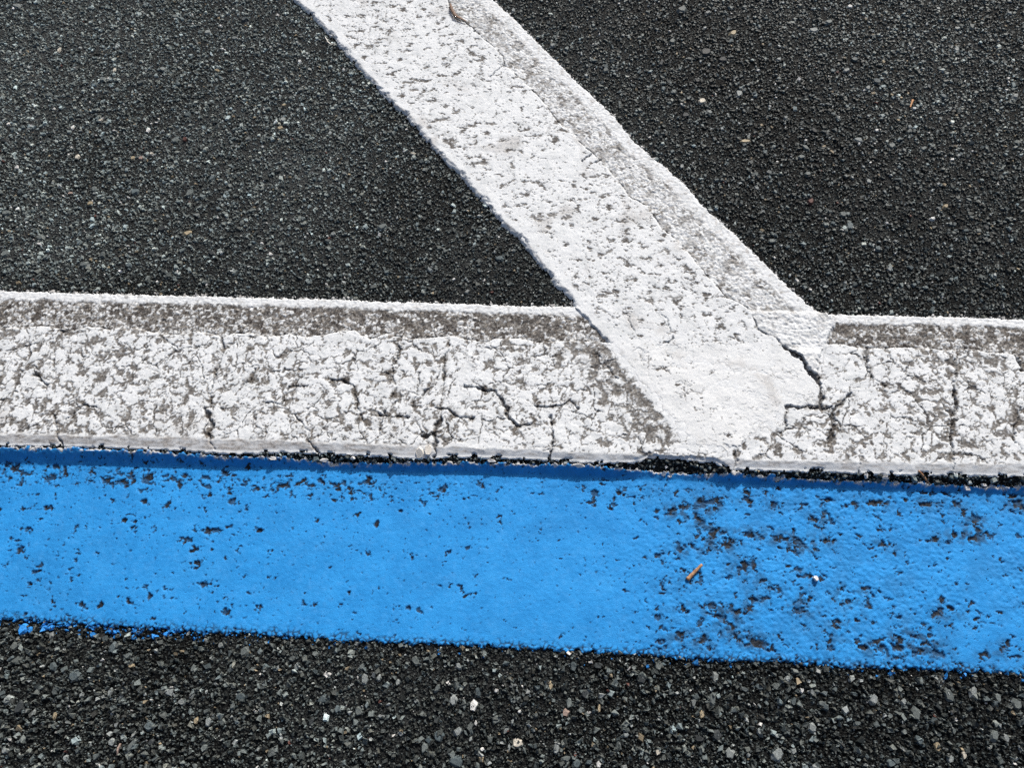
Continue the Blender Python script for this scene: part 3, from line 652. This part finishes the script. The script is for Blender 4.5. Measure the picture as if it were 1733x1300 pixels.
band_dirt = np.clip(band_dirt + 0.35 * (gid - 0.6), 0, 1) * (1 - 0.6 * over) * (0.55 + 0.45 * ss(-0.2, 0.2, fbm(u, v, 18.0, 3, 183)))
dens = np.clip(0.135 + 0.20 * fbm(u, v, 80.0, 2, 136) - 0.05 * over - 0.03 * ss(55, 40, v), 0.05, 0.3)
wu = u + 2.0 * fbm(u, v, 7.0, 2, 141)
wv = v + 2.0 * fbm(u, v, 7.0, 2, 143)
blot = fbm(wu * 0.72, wv * 1.15, 9.5, 5, 144, 0.72)
pitn = over_quantile(blot, dens * 0.72, 0.09)
speck = over_quantile(fbm(u, v, 3.4, 2, 146), dens * 0.35, 0.25) * 0.75
n1, n2, nid = worley(u + 10 * fbm(u, v, 26.0, 4, 147, 0.6), v + 10 * fbm(u, v, 22.0, 4, 148, 0.6), 34.0, 108)
netd = ss(0.75, 0.15, (n2 - n1) * 34.0 + 1.2 * fbm(u, v, 4.0, 3, 151)) * ss(-0.12, 0.12, fbm(u, v, 34.0, 3, 149)) * (0.35 + 0.65 * ss(140, 80, v))
speck = np.maximum(speck, 0.7 * netd)
pf = pit_field(u, v, D_PITS_D)
cf = crack_field(u, v, D_CRACKS_D + [c for c in D_CRACKS_H if c[0] > 2.9 and c[1][0][0] > 200])
pm = ss(0.15, 0.5, pf)
pits = np.clip(np.maximum.reduce([pitn, speck, pm]), 0, 1) * slab * ss(9, 14, t - left)
crack = ss(-0.25, 0.55, cf)
seam_line = ss(1.5, 0.1, np.abs(t - seam - 0.4)) * ss(-0.25, 0.1, fbm(u, v, 13.0, 3, 152)) * ss(60, 90, v + 40)
hh = np.where(v < 88, np.maximum(h_slab_height(u, v) + 0.18, 2.9), 2.9)
zs = hh + 0.35 * mid + 0.16 * fine
low = 1.0 - over
zr = 1.1 + 0.40 * grain + 0.35 * fine
zb = 0.7 + 1.0 * grain + 0.6 * mid + 0.5 * fine
thin = ridge * zr + (1 - ridge) * zb
thin = thin + over * np.where(v < 88, np.maximum(h_slab_height(u, v) * ss(50, 40, v) + 1.6, 2.0), 0) * 0.9
z = slab * zs + (1 - slab) * thin
ch = np.clip((sd_l - 0.4 + 2.0 * fbm(s, 0 * s, 22.0, 4, 168)) / 4.2, 0, 1)
z = np.where(slab > 0.5, z * (1 - low) + low * (0.8 + (z - 0.8) * ch), z)
ledge = ss(70, 20, v) * np.exp(-((t - left - 26) / 14.0) ** 2)
z = z + 0.45 * ledge
z = z - pits * (0.35 + 0.35 * grain) - crack * 2.2 - seam_line * 1.0
taper = ss(-0.3, 1.6, np.where(v < 88, np.minimum(sd + 0.3, 9), sd))
sink = np.where(v < 88, h_slab_height(u, v) * np.where(v < 46, 1, 0.1) - 0.35, -0.9)
fade = np.where(v < 88, ss(-0.5, 3.0, patch_sd), taper)
z = z * fade + sink * (1 - fade)
bevel_m = ss(6.0, 3.8, t - left + 0.8 * fine + 1.6 * fbm(s, 0 * s, 22.0, 4, 168)) * low
lip = ss(3.6, 2.0, t - left + 1.0 * fbm(u, v, 4.0, 2, 158))
streak = fbm(s * 0.25, t, 2.6, 3, 155)
grey = np.clip(bevel_m * (0.10 + 1.2 * streak + 0.5 * fbm(u, v, 30.0, 3, 156)) * (1 - 0.7 * lip), 0, 1)  # left bevel greyed likewise, streaks and painted-in shade together
grey = np.maximum(grey, 0.5 * ss(0.1, 0.45, fbm(u, v, 6.0, 3, 159)) * ridge)
grey = np.maximum(grey, 0.45 * ss(0.2, 0.5, fbm(u, v, 45.0, 5, 163)) * slab)
dirt = np.clip(band * band_dirt + pits * (0.80 + 0.35 * fine) + ridge * 0.45 * ss(0.2, 0.45, fbm(u, v, 5.0, 3, 161)), 0, 1)
rim = np.where(v < 86, ss(5, 0.5, patch_sd) * ss(-0.1, 0.3, fbm(u, v, 7.0, 3, 165)), 0)
dirt = np.maximum(dirt, 0.45 * rim)
deep = np.clip(crack * 0.85 + 0.8 * seam_line + 0.7 * pits * over_quantile(blot, dens * 0.40, 0.3) + band * np.where(clean, 0, 1) * 0.35 * ss(0.25, 0.08, g2 - g1), 0, 1)
deep = np.maximum(deep, pm * slab * 0.25)
deep = np.maximum(deep, pits * (1 - pits) * 2.2 * ss(-0.12, 0.2, fbm(u, v, 8.0, 3, 166)))
cream = 0.4 * over * ss(60, 30, v)
keep_v = (sd > -0.6)
R = lambda a: a.reshape(sh)
keep = cell_any(R(keep_v))
A = dict(dirt=R(dirt), deep=R(deep), grey=R(grey), cream=R(cream))
cell = lambda a: R(a)[:-1, :-1]
zone = np.where(cell(t) < cell(seam), 2, np.where((cell(sd_r) > cell(strip_w)) | (cell(v) < 80), 1, 0))
lay = np.where(cell(v) > 87.5, 0, np.where(cell(v) > 50 + 4 * np.sin(cell(u) * 0.05), 1, 2))
d_line = tag(add_obj('road_line', None), 'slanting white line running from the top edge down onto the long white line', 'road marking', 'painted lines on the asphalt', 'thing')
grid_part('edge_strip', R(u), R(v), R(z), keep & (zone == 0), A, M_WHITE, d_line)
grid_part('worn_band', R(u), R(v), R(z), keep & (zone == 1), A, M_WHITE, d_line)
for k in range(3):
    grid_part('paint_plate' if k < 2 else 'overlap_patch', R(u), R(v), R(z), keep & (zone == 2) & (lay == k), A, M_WHITE, d_line)

# ------------------------------------------------------------------ blue line
bu = axis(-540, 490, STEP, 4000, 1.3)
bv = np.arange(-262, -74, STEP)
U, V = np.meshgrid(bu, bv, indexing='ij')
sh = U.shape
u, v = U.ravel(), V.ravel()
bt, bb = along(D_B_TOP, u), along(D_B_BOT, u)
fine = fbm(u, v, 2.6, 2, 201)
mid = fbm(u, v, 9.0, 3, 205)
sd_t = bt - v + 4.5 * fbm(u, v, 7.0, 4, 207, 0.7)
sd_b = v - bb + 5.5 * fbm(u, v, 6.0, 3, 209, 0.75)
sd = np.minimum(sd_t, sd_b)
lump = 0.30 + 0.70 * ss(60, 200, u) * ss(-0.35, 0.15, fbm(u, v, 120.0, 2, 211) + 0.15) + 0.35 * ss(40, 12, bt - v)
f1, f2, cid = worley(u + fine, v, 4.6, 204)
dome = np.clip(1 - f1 * 1.15, 0, 1)
clus = np.zeros(u.shape)
for (cu, cv, ru, rv, an) in D_PITS_B:
    k = np.nonzero((np.abs(u - cu) < 34) & (np.abs(v - cv) < 24))[0]
    clus[k] += math.sqrt(ru * rv) * 0.2 * np.exp(-((u[k] - cu) / 14.0) ** 2 - ((v[k] - cv) / 9.0) ** 2)
clus = np.clip(clus, 0, 2.2) * (0.55 + 0.45 * ss(60, 170, u))
lowf = fbm(u, v, 55.0, 3, 213)
dens = (0.005 + 0.018 * ss(60, 170, u) + 0.012 * ss(-130, -300, u) + 0.075 * clus
        + 0.13 * ss(40, 30, bt - v) * ss(14, 22, bt - v) * ss(40, -150, u) + 0.02 * ss(44, 24, bt - v) + 0.05 * lowf)
dens = np.clip(dens, 0.003, 0.4)
wu = u + 1.8 * fbm(u, v, 5.0, 2, 221)
wv = v + 1.8 * fbm(u, v, 5.0, 2, 223)
blot = fbm(wu * 0.85, wv * 1.1, 8.0, 4, 224, 0.66)
pitn = over_quantile(blot, dens, 0.14)
s2 = fbm(wu, wv, 3.4, 2, 226)
speck = over_quantile(s2, 0.012 + dens * 0.30, 0.25) * 0.75
pf = pit_field(u, v, D_PITS_B, 5.0, 0.85)
pm = ss(0.22, 0.5, pf)
pits = np.clip(np.maximum.reduce([pitn, speck * 0.85, pm]), 0, 1)
fringe = ss(8.5, 0.5, sd_b + 3 * fbm(u, v, 12.0, 2, 229)) * ss(0.30, 0.06, f2 - f1)
tear = ss(0.0, 0.2, fbm(u, v, 4.0, 3, 231, 0.7) - 0.28) * ss(7, 0.5, sd_t) * 0.9
smudge = np.clip(0.62 * (clus - 0.25), 0, 0.72) * ss(60, 170, u) * over_quantile(fbm(u, v, 9.0, 4, 243, 0.65), 0.42 + 0 * u, 0.9)
exposed = np.clip(np.maximum.reduce([pits * (0.78 + 0.3 * ss(-0.2, 0.2, mid)), fringe, tear, smudge]), 0, 1)
z = 1.15 + lump * (0.55 * dome + 0.35 * fine + 0.4 * mid)
z += ground_z(u, v)                                              # the paint climbs the step below the white line
z -= pits * (1.0 + 0.5 * ss(0.4, 0.9, pf)) + 0.6 * fringe
taper = ss(-0.4, 1.5, sd)
z = z * taper + (ground_z(u, v) - 0.9) * (1 - taper)
rim = ss(3.2, 1.0, sd_t) * ss(-0.06, 0.10, fbm(u, v, 7.0, 3, 241) + 0.05)
dark_blue = 0.28 * ss(-200, -480, u) * ss(-0.3, 0.3, fbm(u, v, 120.0, 3, 239)) + 0.25 * ss(0.0, 0.4, fbm(u * 0.4, v, 30.0, 4, 240)) + 0.6 * ss(80, 200, u) * ss(0.0, 0.5, fbm(u, v, 28.0, 4, 235) + 0.1) + 0.4 * ss(34, 10, bt - v) * ss(-0.2, 0.4, fbm(u, v, 10.0, 3, 237))  # darker blue in noisy areas, at both ends and towards the top edge
R = lambda a: a.reshape(sh)
keep = cell_any(R(sd > -0.6))
blue = grid_part('road_line', U, V, R(z), keep, dict(exposed=R(exposed), dark_blue=R(np.clip(dark_blue, 0, 1)), rim=R(rim)), M_BLUE)
tag(blue, 'pitted bright blue line below the long white line', 'road marking', 'painted lines on the asphalt', 'thing')


# ------------------------------------------------------------------ crushed stone
PAL = dict(w=(0.62, 0.63, 0.61), l=(0.235, 0.26, 0.256), m=(0.125, 0.145, 0.142), d=(0.042, 0.049, 0.052), b=(0.095, 0.122, 0.13),
           t=(0.34, 0.285, 0.19), p=(0.33, 0.25, 0.21), r=(0.11, 0.05, 0.042), c=(0.50, 0.47, 0.40), B=(0.035, 0.27, 0.72))
VIEW = np.array(((-790, 600), (680, 600), (490, -390), (-470, -430)), float)


def in_view(u, v, grow=0.0):
    f = (v + 390) / 990.0
    return (u > -470 - f * 320 - grow) & (u < 490 + f * 190 + grow) & (v > -420 - grow) & (v < 600 + grow)


def line_depth(u, v):
    return np.maximum.reduce([inside_H(u, v), inside_B(u, v), inside_D(u, v)])


def ring_stones(cu, cv, ru, rv, an, hgt, nside, top_scale, base_z, seed, closed=False):
    """many low stones as arrays: irregular ring, smaller tilted top ring"""
    r = np.random.default_rng(seed)
    n = len(cu)
    a = (np.arange(nside)[None] + r.uniform(-0.33, 0.33, (n, nside))) * 2 * np.pi / nside
    rad = r.uniform(0.78, 1.15, (n, nside))
    lx, ly = np.cos(a) * rad * ru[:, None], np.sin(a) * rad * rv[:, None]
    c, s = np.cos(an)[:, None], np.sin(an)[:, None]
    bx, by = lx * c - ly * s, lx * s + ly * c
    ts = top_scale * r.uniform(0.75, 1.2, (n, nside))
    ox, oy = r.normal(0, 0.10, n) * ru, r.normal(0, 0.10, n) * rv
    tx, ty = bx * ts + ox[:, None], by * ts + oy[:, None]
    tilt = r.normal(0, 0.16, (n, 2))
    tz = hgt[:, None] * r.uniform(0.82, 1.1, (n, nside)) + tilt[:, :1] * tx + tilt[:, 1:] * ty
    base = np.stack([cu[:, None] + bx, cv[:, None] + by, np.broadcast_to(base_z[:, None], bx.shape)], -1)
    topv = np.stack([cu[:, None] + tx, cv[:, None] + ty, np.maximum(tz, base_z[:, None] + 0.15)], -1)
    co = np.concatenate([base, topv], 1).reshape(-1, 3)
    k = np.arange(nside)
    k1 = (k + 1) % nside
    quads = np.stack([k, k1, k1 + nside, k + nside], 1)
    off = (np.arange(n) * 2 * nside)[:, None, None]
    ql = (quads[None] + off).reshape(n, -1)
    cap = (k + nside)[None] + off[:, :, 0]
    parts, lens = [ql, cap], [4] * nside + [nside]
    if closed:
        parts.append(k[::-1][None] + off[:, :, 0])
        lens.append(nside)
    loops = np.concatenate(parts, 1).ravel()
    lens = np.tile(np.array(lens), n)
    starts = np.concatenate([[0], np.cumsum(lens)[:-1]])
    return co, loops, starts


def grains(cu, cv, r0, hgt, base_z, seed):
    r = np.random.default_rng(seed)
    n = len(cu)
    a = (np.arange(4)[None] + r.uniform(-0.4, 0.4, (n, 4))) * np.pi / 2 + r.uniform(0, 6.3, (n, 1))
    rad = r0[:, None] * r.uniform(0.7, 1.3, (n, 4))
    base = np.stack([cu[:, None] + np.cos(a) * rad, cv[:, None] + np.sin(a) * rad, np.broadcast_to(base_z[:, None], a.shape)], -1)
    ap = np.stack([cu + r.normal(0, 0.3, n) * r0, cv + r.normal(0, 0.3, n) * r0, base_z + hgt], -1)[:, None]
    co = np.concatenate([base, ap], 1).reshape(-1, 3)
    tri = np.array([[0, 1, 4], [1, 2, 4], [2, 3, 4], [3, 0, 4]])
    loops = (tri[None] + (np.arange(n) * 5)[:, None, None]).ravel()
    return co, loops, np.arange(n * 4) * 3


def stone_colours(u, v, r, big):
    """greenish grey crushed rock, a few pale, tan and rusty pieces, thin coats of bitumen; painted next to the lines"""
    n = len(u)
    worn = ss(-0.25, 0.35, fbm(u, v, 260.0, 3, 301)) * 0.28 + 0.85 * ss(150, -350, u) * ss(80, 130, v) + 0.25 * ss(330, 560, u + 0.5 * v - 150) * ss(80, 130, v)
    base = np.exp(r.normal(0, 0.52, n)) * (0.066 + 0.125 * worn + 0.04 * big)
    base = np.where(r.random(n) < 0.26 - 0.12 * worn, base * 0.35, base)
    hue = r.normal(0, 1, (n, 1))
    c = base[:, None] * (np.array([[0.855, 1.0, 0.975]]) + hue * np.array([[0.035, 0.0, -0.035]]))
    k = r.random(n)
    c = np.where((k < 0.03)[:, None], np.array([[0.33, 0.36, 0.355]]) * r.uniform(0.5, 1.2, (n, 1)), c)
    c = np.where(((k > 0.05) & (k < 0.062))[:, None], np.array([[0.30, 0.25, 0.17]]) * r.uniform(0.5, 1.2, (n, 1)), c)
    c = np.where(((k > 0.0625) & (k < 0.069))[:, None], np.array([[0.6, 0.6, 0.58]]), c)
    c = np.where(((k > 0.07) & (k < 0.0712))[:, None], np.array([[0.13, 0.06, 0.05]]), c)
    g = np.minimum(along(D_H_BOT, u) + 3 - v, v - along(D_B_TOP, u) + 3)
    c = np.where((g > 0)[:, None], c * 1.5, c)  # stones in the gap coloured lighter to offset the shade there
    dB = -inside_B(u, v)
    low = v < along(D_B_BOT, u) + 2
    pb = (r.random(n) < 0.7 * ss(11, 1.0, dB) * (0.12 + 0.75 * ss(-150, -330, u))) & low & (dB > -4)
    c = np.where(pb[:, None], np.array([[0.035, 0.27, 0.72]]) * r.uniform(0.55, 1.0, (n, 1)), c)
    dW = -np.maximum(inside_H(u, v), inside_D(u, v))
    tp = (v > along(D_H_TOP, u) - 3)
    s_, t_ = to_st(u, v)
    rightside = (t_ > 60) | (v < 100)
    pw = (r.random(n) < 0.75 * ss(4.5, 0.0, dW)) & tp & rightside
    c = np.where(pw[:, None], np.array([[0.62, 0.62, 0.61]]) * r.uniform(0.5, 1.1, (n, 1)), c)
    return np.clip(c, 0.004, 0.85)


# medium stones
r = np.random.default_rng(21)
N = 205000
cu, cv = r.uniform(-860, 760, N), r.uniform(-470, 660, N)
k = in_view(cu, cv, 10) & (line_depth(cu, cv) < 1.0)
cu, cv = cu[k], cv[k]
size = np.clip(np.exp(r.normal(0.42 + 0.10 * (cv < -200) + 0.05 * (cu > 100), 0.42, len(cu))), 0.75, 4.4)
asp = r.uniform(0.5, 1.0, len(cu))
col = stone_colours(cu, cv, r, ss(2.0, 4.0, size))
gz = ground_z(cu, cv)
hg = np.clip(-0.30 + 0.29 * size + r.normal(0, 0.18, len(cu)), -0.5, 1.0)
a1 = ring_stones(cu, cv, size, size * asp, r.uniform(0, 6.3, len(cu)), hg + gz, 4, 0.64, gz - 1.7, 22)
c1 = np.repeat(col, 8, 0)
print('medium stones', len(cu))
# fine grains
N = 170000
cu, cv = r.uniform(-860, 760, N), r.uniform(-470, 660, N)
k = in_view(cu, cv, 0) & (line_depth(cu, cv) < 1.5)
cu, cv = cu[k], cv[k]
size = np.clip(np.exp(r.normal(-0.18, 0.30, len(cu))), 0.45, 1.5)
col = stone_colours(cu, cv, r, 0 * size)
gz = ground_z(cu, cv)
a2 = grains(cu, cv, size, size * r.uniform(0.5, 1.0, len(cu)) + 0.5, gz - 1.3, 23)
c2 = np.repeat(col, 5, 0)
print('grains', len(cu))
me = raw_mesh('aggregate', a1[0], a1[1], a1[2], False, {'stone_colour': c1}, M_AGG)
tag(add_obj('aggregate', me, road), None, None, None, 'stuff')
me = raw_mesh('grit', a2[0], a2[1], a2[2], False, {'stone_colour': c2}, M_AGG)
tag(add_obj('grit', me, road), None, None, None, 'stuff')

# the largest stones, each a part of the road; ten shared shapes
shapes = []
for i in range(12):
    r = np.random.default_rng(400 + i)
    one = np.array([0.0])
    co, lo, st = ring_stones(one, one, np.array([1.0]), np.array([1.0]), one, np.array([1.0]), 7, 0.68, np.array([-0.7]), 500 + i, True)
    shapes.append(raw_mesh('stone', co, lo, st, False, None, M_STONE))


def place_stone(i, cu, cv, ru, rv, an, rgb, h):
    o = add_obj('stone', shapes[i % len(shapes)], road)
    o.location = (cu * 0.001, cv * 0.001, float(ground_z(np.array([cu]), np.array([cv]))[0]) * 0.001)
    o.rotation_euler = (0, 0, an)
    o.scale = (ru, rv, h)
    o.color = (*rgb, 1)


r = np.random.default_rng(31)
spots = []
for (cu, cv, ru, rv, an, code) in D_STONES:
    rgb = np.array(PAL[code]) * r.uniform(0.85, 1.12)
    place_stone(len(spots), cu, cv, ru * 1.08, rv * 1.08, math.radians(an), rgb, 0.7 + 0.17 * min(ru, rv) * r.uniform(0.8, 1.3))
    spots.append((cu, cv, max(ru, rv)))
tries = 0
while len(spots) < 300 and tries < 20000:
    tries += 1
    bottom = r.random() < 0.42
    cu = r.uniform(-430, 440) if bottom else r.uniform(-700, 600)
    cv = r.uniform(-350, -248) if bottom else r.uniform(95, 530)
    ru = r.uniform(2.6, 5.2) if bottom else r.uniform(3.0, 5.6)
    if line_depth(np.array([cu]), np.array([cv]))[0] > -ru - 1 or not in_view(np.array([cu]), np.array([cv]), -40)[0]:
        continue
    if any((cu - a) ** 2 + (cv - b) ** 2 < (ru + c + 1) ** 2 for a, b, c in spots):
        continue
    code = r.choice(list('mmmmdbbll'))
    rgb = np.array(PAL[code]) * r.uniform(0.6, 1.15)
    place_stone(len(spots), cu, cv, ru, ru * r.uniform(0.55, 0.95), r.uniform(0, 6.28), rgb, 0.7 + 0.2 * ru * r.uniform(0.5, 1.0))
    spots.append((cu, cv, ru))

# ------------------------------------------------------------------ loose things
M_CHIP = mat_plain('paint_chip', (0.55, 0.54, 0.52), (0.8, 0.79, 0.77), 500)
M_FLAKE = mat_plain('aged_paint_flake', (0.62, 0.58, 0.51), (0.76, 0.73, 0.67), 300)
M_WOOD = mat_plain('dry_wood', (0.30, 0.13, 0.055), (0.58, 0.36, 0.20), 420, 0.6)
M_BARK = mat_plain('twig_bark', (0.20, 0.09, 0.045), (0.42, 0.25, 0.14), 420, 0.6)
M_QUARTZ = mat_plain('white_quartz', (0.72, 0.71, 0.70), (0.86, 0.86, 0.85), 600, 0.4)
M_LEAF = mat_plain('dry_leaf', (0.05, 0.022, 0.015), (0.20, 0.11, 0.06), 500, 0.6)
M_ORANGE = mat_plain('orange_leaf', (0.42, 0.16, 0.04), (0.66, 0.36, 0.16), 500, 0.6)


def lump(name, cu, cv, ru, rv, an, z0, h, mat, seed, n=7):
    one = np.array([0.0])
    co, lo, st = ring_stones(one, one, np.array([ru]), np.array([rv]), np.array([math.radians(an)]), np.array([h]), n, 0.82, one, seed, True)
    me = raw_mesh(name, co, lo, st, False, None, mat)
    bm_obj = add_obj(name, me)
    bm_obj.location = (cu * 0.001, cv * 0.001, z0 * 0.001)
    return bm_obj


for i, (cu, cv, ru, rv, an) in enumerate(D_CHIPS):
    o = lump('paint_chip', cu, cv, max(ru, 1.6), max(rv, 1.5), an, float(ground_z(np.array([cu]), np.array([cv]))[0]) - 0.3, 1.5 + 0.3 * rv, M_CHIP, 600 + i, 6)
    o.rotation_euler = (math.radians(22), math.radians(8 * math.sin(i * 2.3)), 0)
    nth = ('leftmost', 'second', 'third', 'fourth', 'fifth', 'sixth', 'seventh', 'eighth', 'ninth', 'tenth', 'eleventh', 'twelfth', 'rightmost')[i]
    tag(o, nth + (' white paint chip' if i in (0, 12) else ' white paint chip from the left') + ' in the gap above the blue line',
        'paint chip', 'paint chips in the gap above the blue line')
FL = ('large pale paint flake broken off the lower edge of the white line', 'smaller pale paint flake tucked behind the large one at the white line edge')
for i, (cu, cv, ru, rv, an) in enumerate(D_FLAKES):
    o = lump('paint_flake', cu, cv, ru * 1.05, rv * 1.02, an, 0.4 + 1.4 * i, 2.6, M_FLAKE, 650 + i, 8)
    o.rotation_euler = (math.radians(16), math.radians(-5 + 9 * i), 0)
    tag(o, FL[i], 'paint flake')


def stick(name, pts, zs, rad, mat, flat=1.0, sides=7, seed=0):
    """tapered, slightly knobbly rod through ground points"""
    r = np.random.default_rng(seed)
    p = np.array([(a[0], a[1], b) for a, b in zip(pts, zs)], float)
    tt = np.linspace(0, len(p) - 1, 13)
    q = np.stack([np.interp(tt, np.arange(len(p)), p[:, i]) for i in range(3)], 1)
    o0 = q.mean(0)
    rings = []
    for i, c in enumerate(q):
        d = q[min(i + 1, len(q) - 1)] - q[max(i - 1, 0)]
        d /= np.linalg.norm(d)
        sx = np.cross(d, (0, 0, 1))
        sx /= np.linalg.norm(sx)
        sy = np.cross(sx, d)
        rr = np.interp(tt[i], np.arange(len(rad)), rad) * r.uniform(0.88, 1.12)
        a = np.arange(sides) * 2 * np.pi / sides
        rings.append(c - o0 + rr * (np.cos(a)[:, None] * sx + flat * np.sin(a)[:, None] * sy))
    co = np.concatenate(rings)
    loops, n = [], sides
    starts = []
    for i in range(len(q) - 1):
        for k in range(n):
            starts.append(len(loops))
            loops += [i * n + k, i * n + (k + 1) % n, (i + 1) * n + (k + 1) % n, (i + 1) * n + k]
    starts.append(len(loops))
    loops += list(range(n))[::-1]
    starts.append(len(loops))
    loops += [(len(q) - 1) * n + k for k in range(n)]
    me = raw_mesh(name, co, loops, starts, True, None, mat)
    o = add_obj(name, me)
    o.location = tuple(o0 * 0.001)
    return o


tag(stick('twig', D_TWIG1, (-7.9, -6.6, -5.4), (1.9, 1.5, 1.3), M_WOOD, 0.8, 7, 1), 'short broken brown twig lying in a pit on the blue line', 'twig')
tag(stick('twig', D_TWIG2, (2.2, -1.6, -5.4), (0.9, 1.3, 0.9), M_BARK, 0.9, 7, 2), 'thin brown twig leaning in the gap between white and blue lines', 'twig')
tag(stick('dry_leaf', D_NEEDLE, (5.0, 5.6, 5.8, 5.6, 5.2), (0.8, 2.2, 2.4, 1.6, 0.6), M_LEAF, 0.25, 6, 3), 'curled dark brown dry leaf scrap in the crack atop the slanting line', 'dry leaf')
tag(stick('dry_leaf', D_ORANGE, (0.7, 1.4), (0.7, 1.3, 0.5), M_ORANGE, 0.35, 6, 4), 'orange dry leaf sliver on the dark asphalt at upper right', 'dry leaf')
tag(stick('paint_sliver', D_SLIVER, (1.6, 2.0, 2.2, 2.6), (0.5, 0.8, 0.7, 0.4), M_FLAKE, 0.4, 6, 5), 'curled pale paint sliver beside the left edge of the slanting line', 'paint sliver')
cu, cv, ru, rv, an = D_PEBBLE[0]
o = lump('pebble', cu, cv, ru * 1.1, rv * 1.1, 20, -9.6, 4.2, M_QUARTZ, 700, 7)
tag(o, 'tiny white pebble caught in a pit on the blue line', 'pebble')

scene.render.engine = 'CYCLES'
scene.cycles.use_denoising = False
tot = sum(len(o.data.loops) - 2 * len(o.data.polygons) for o in scene.objects if o.type == 'MESH' and o.parent is not None or o.type == 'MESH' and len(o.data.polygons) > 1000)
print('triangles', tot)
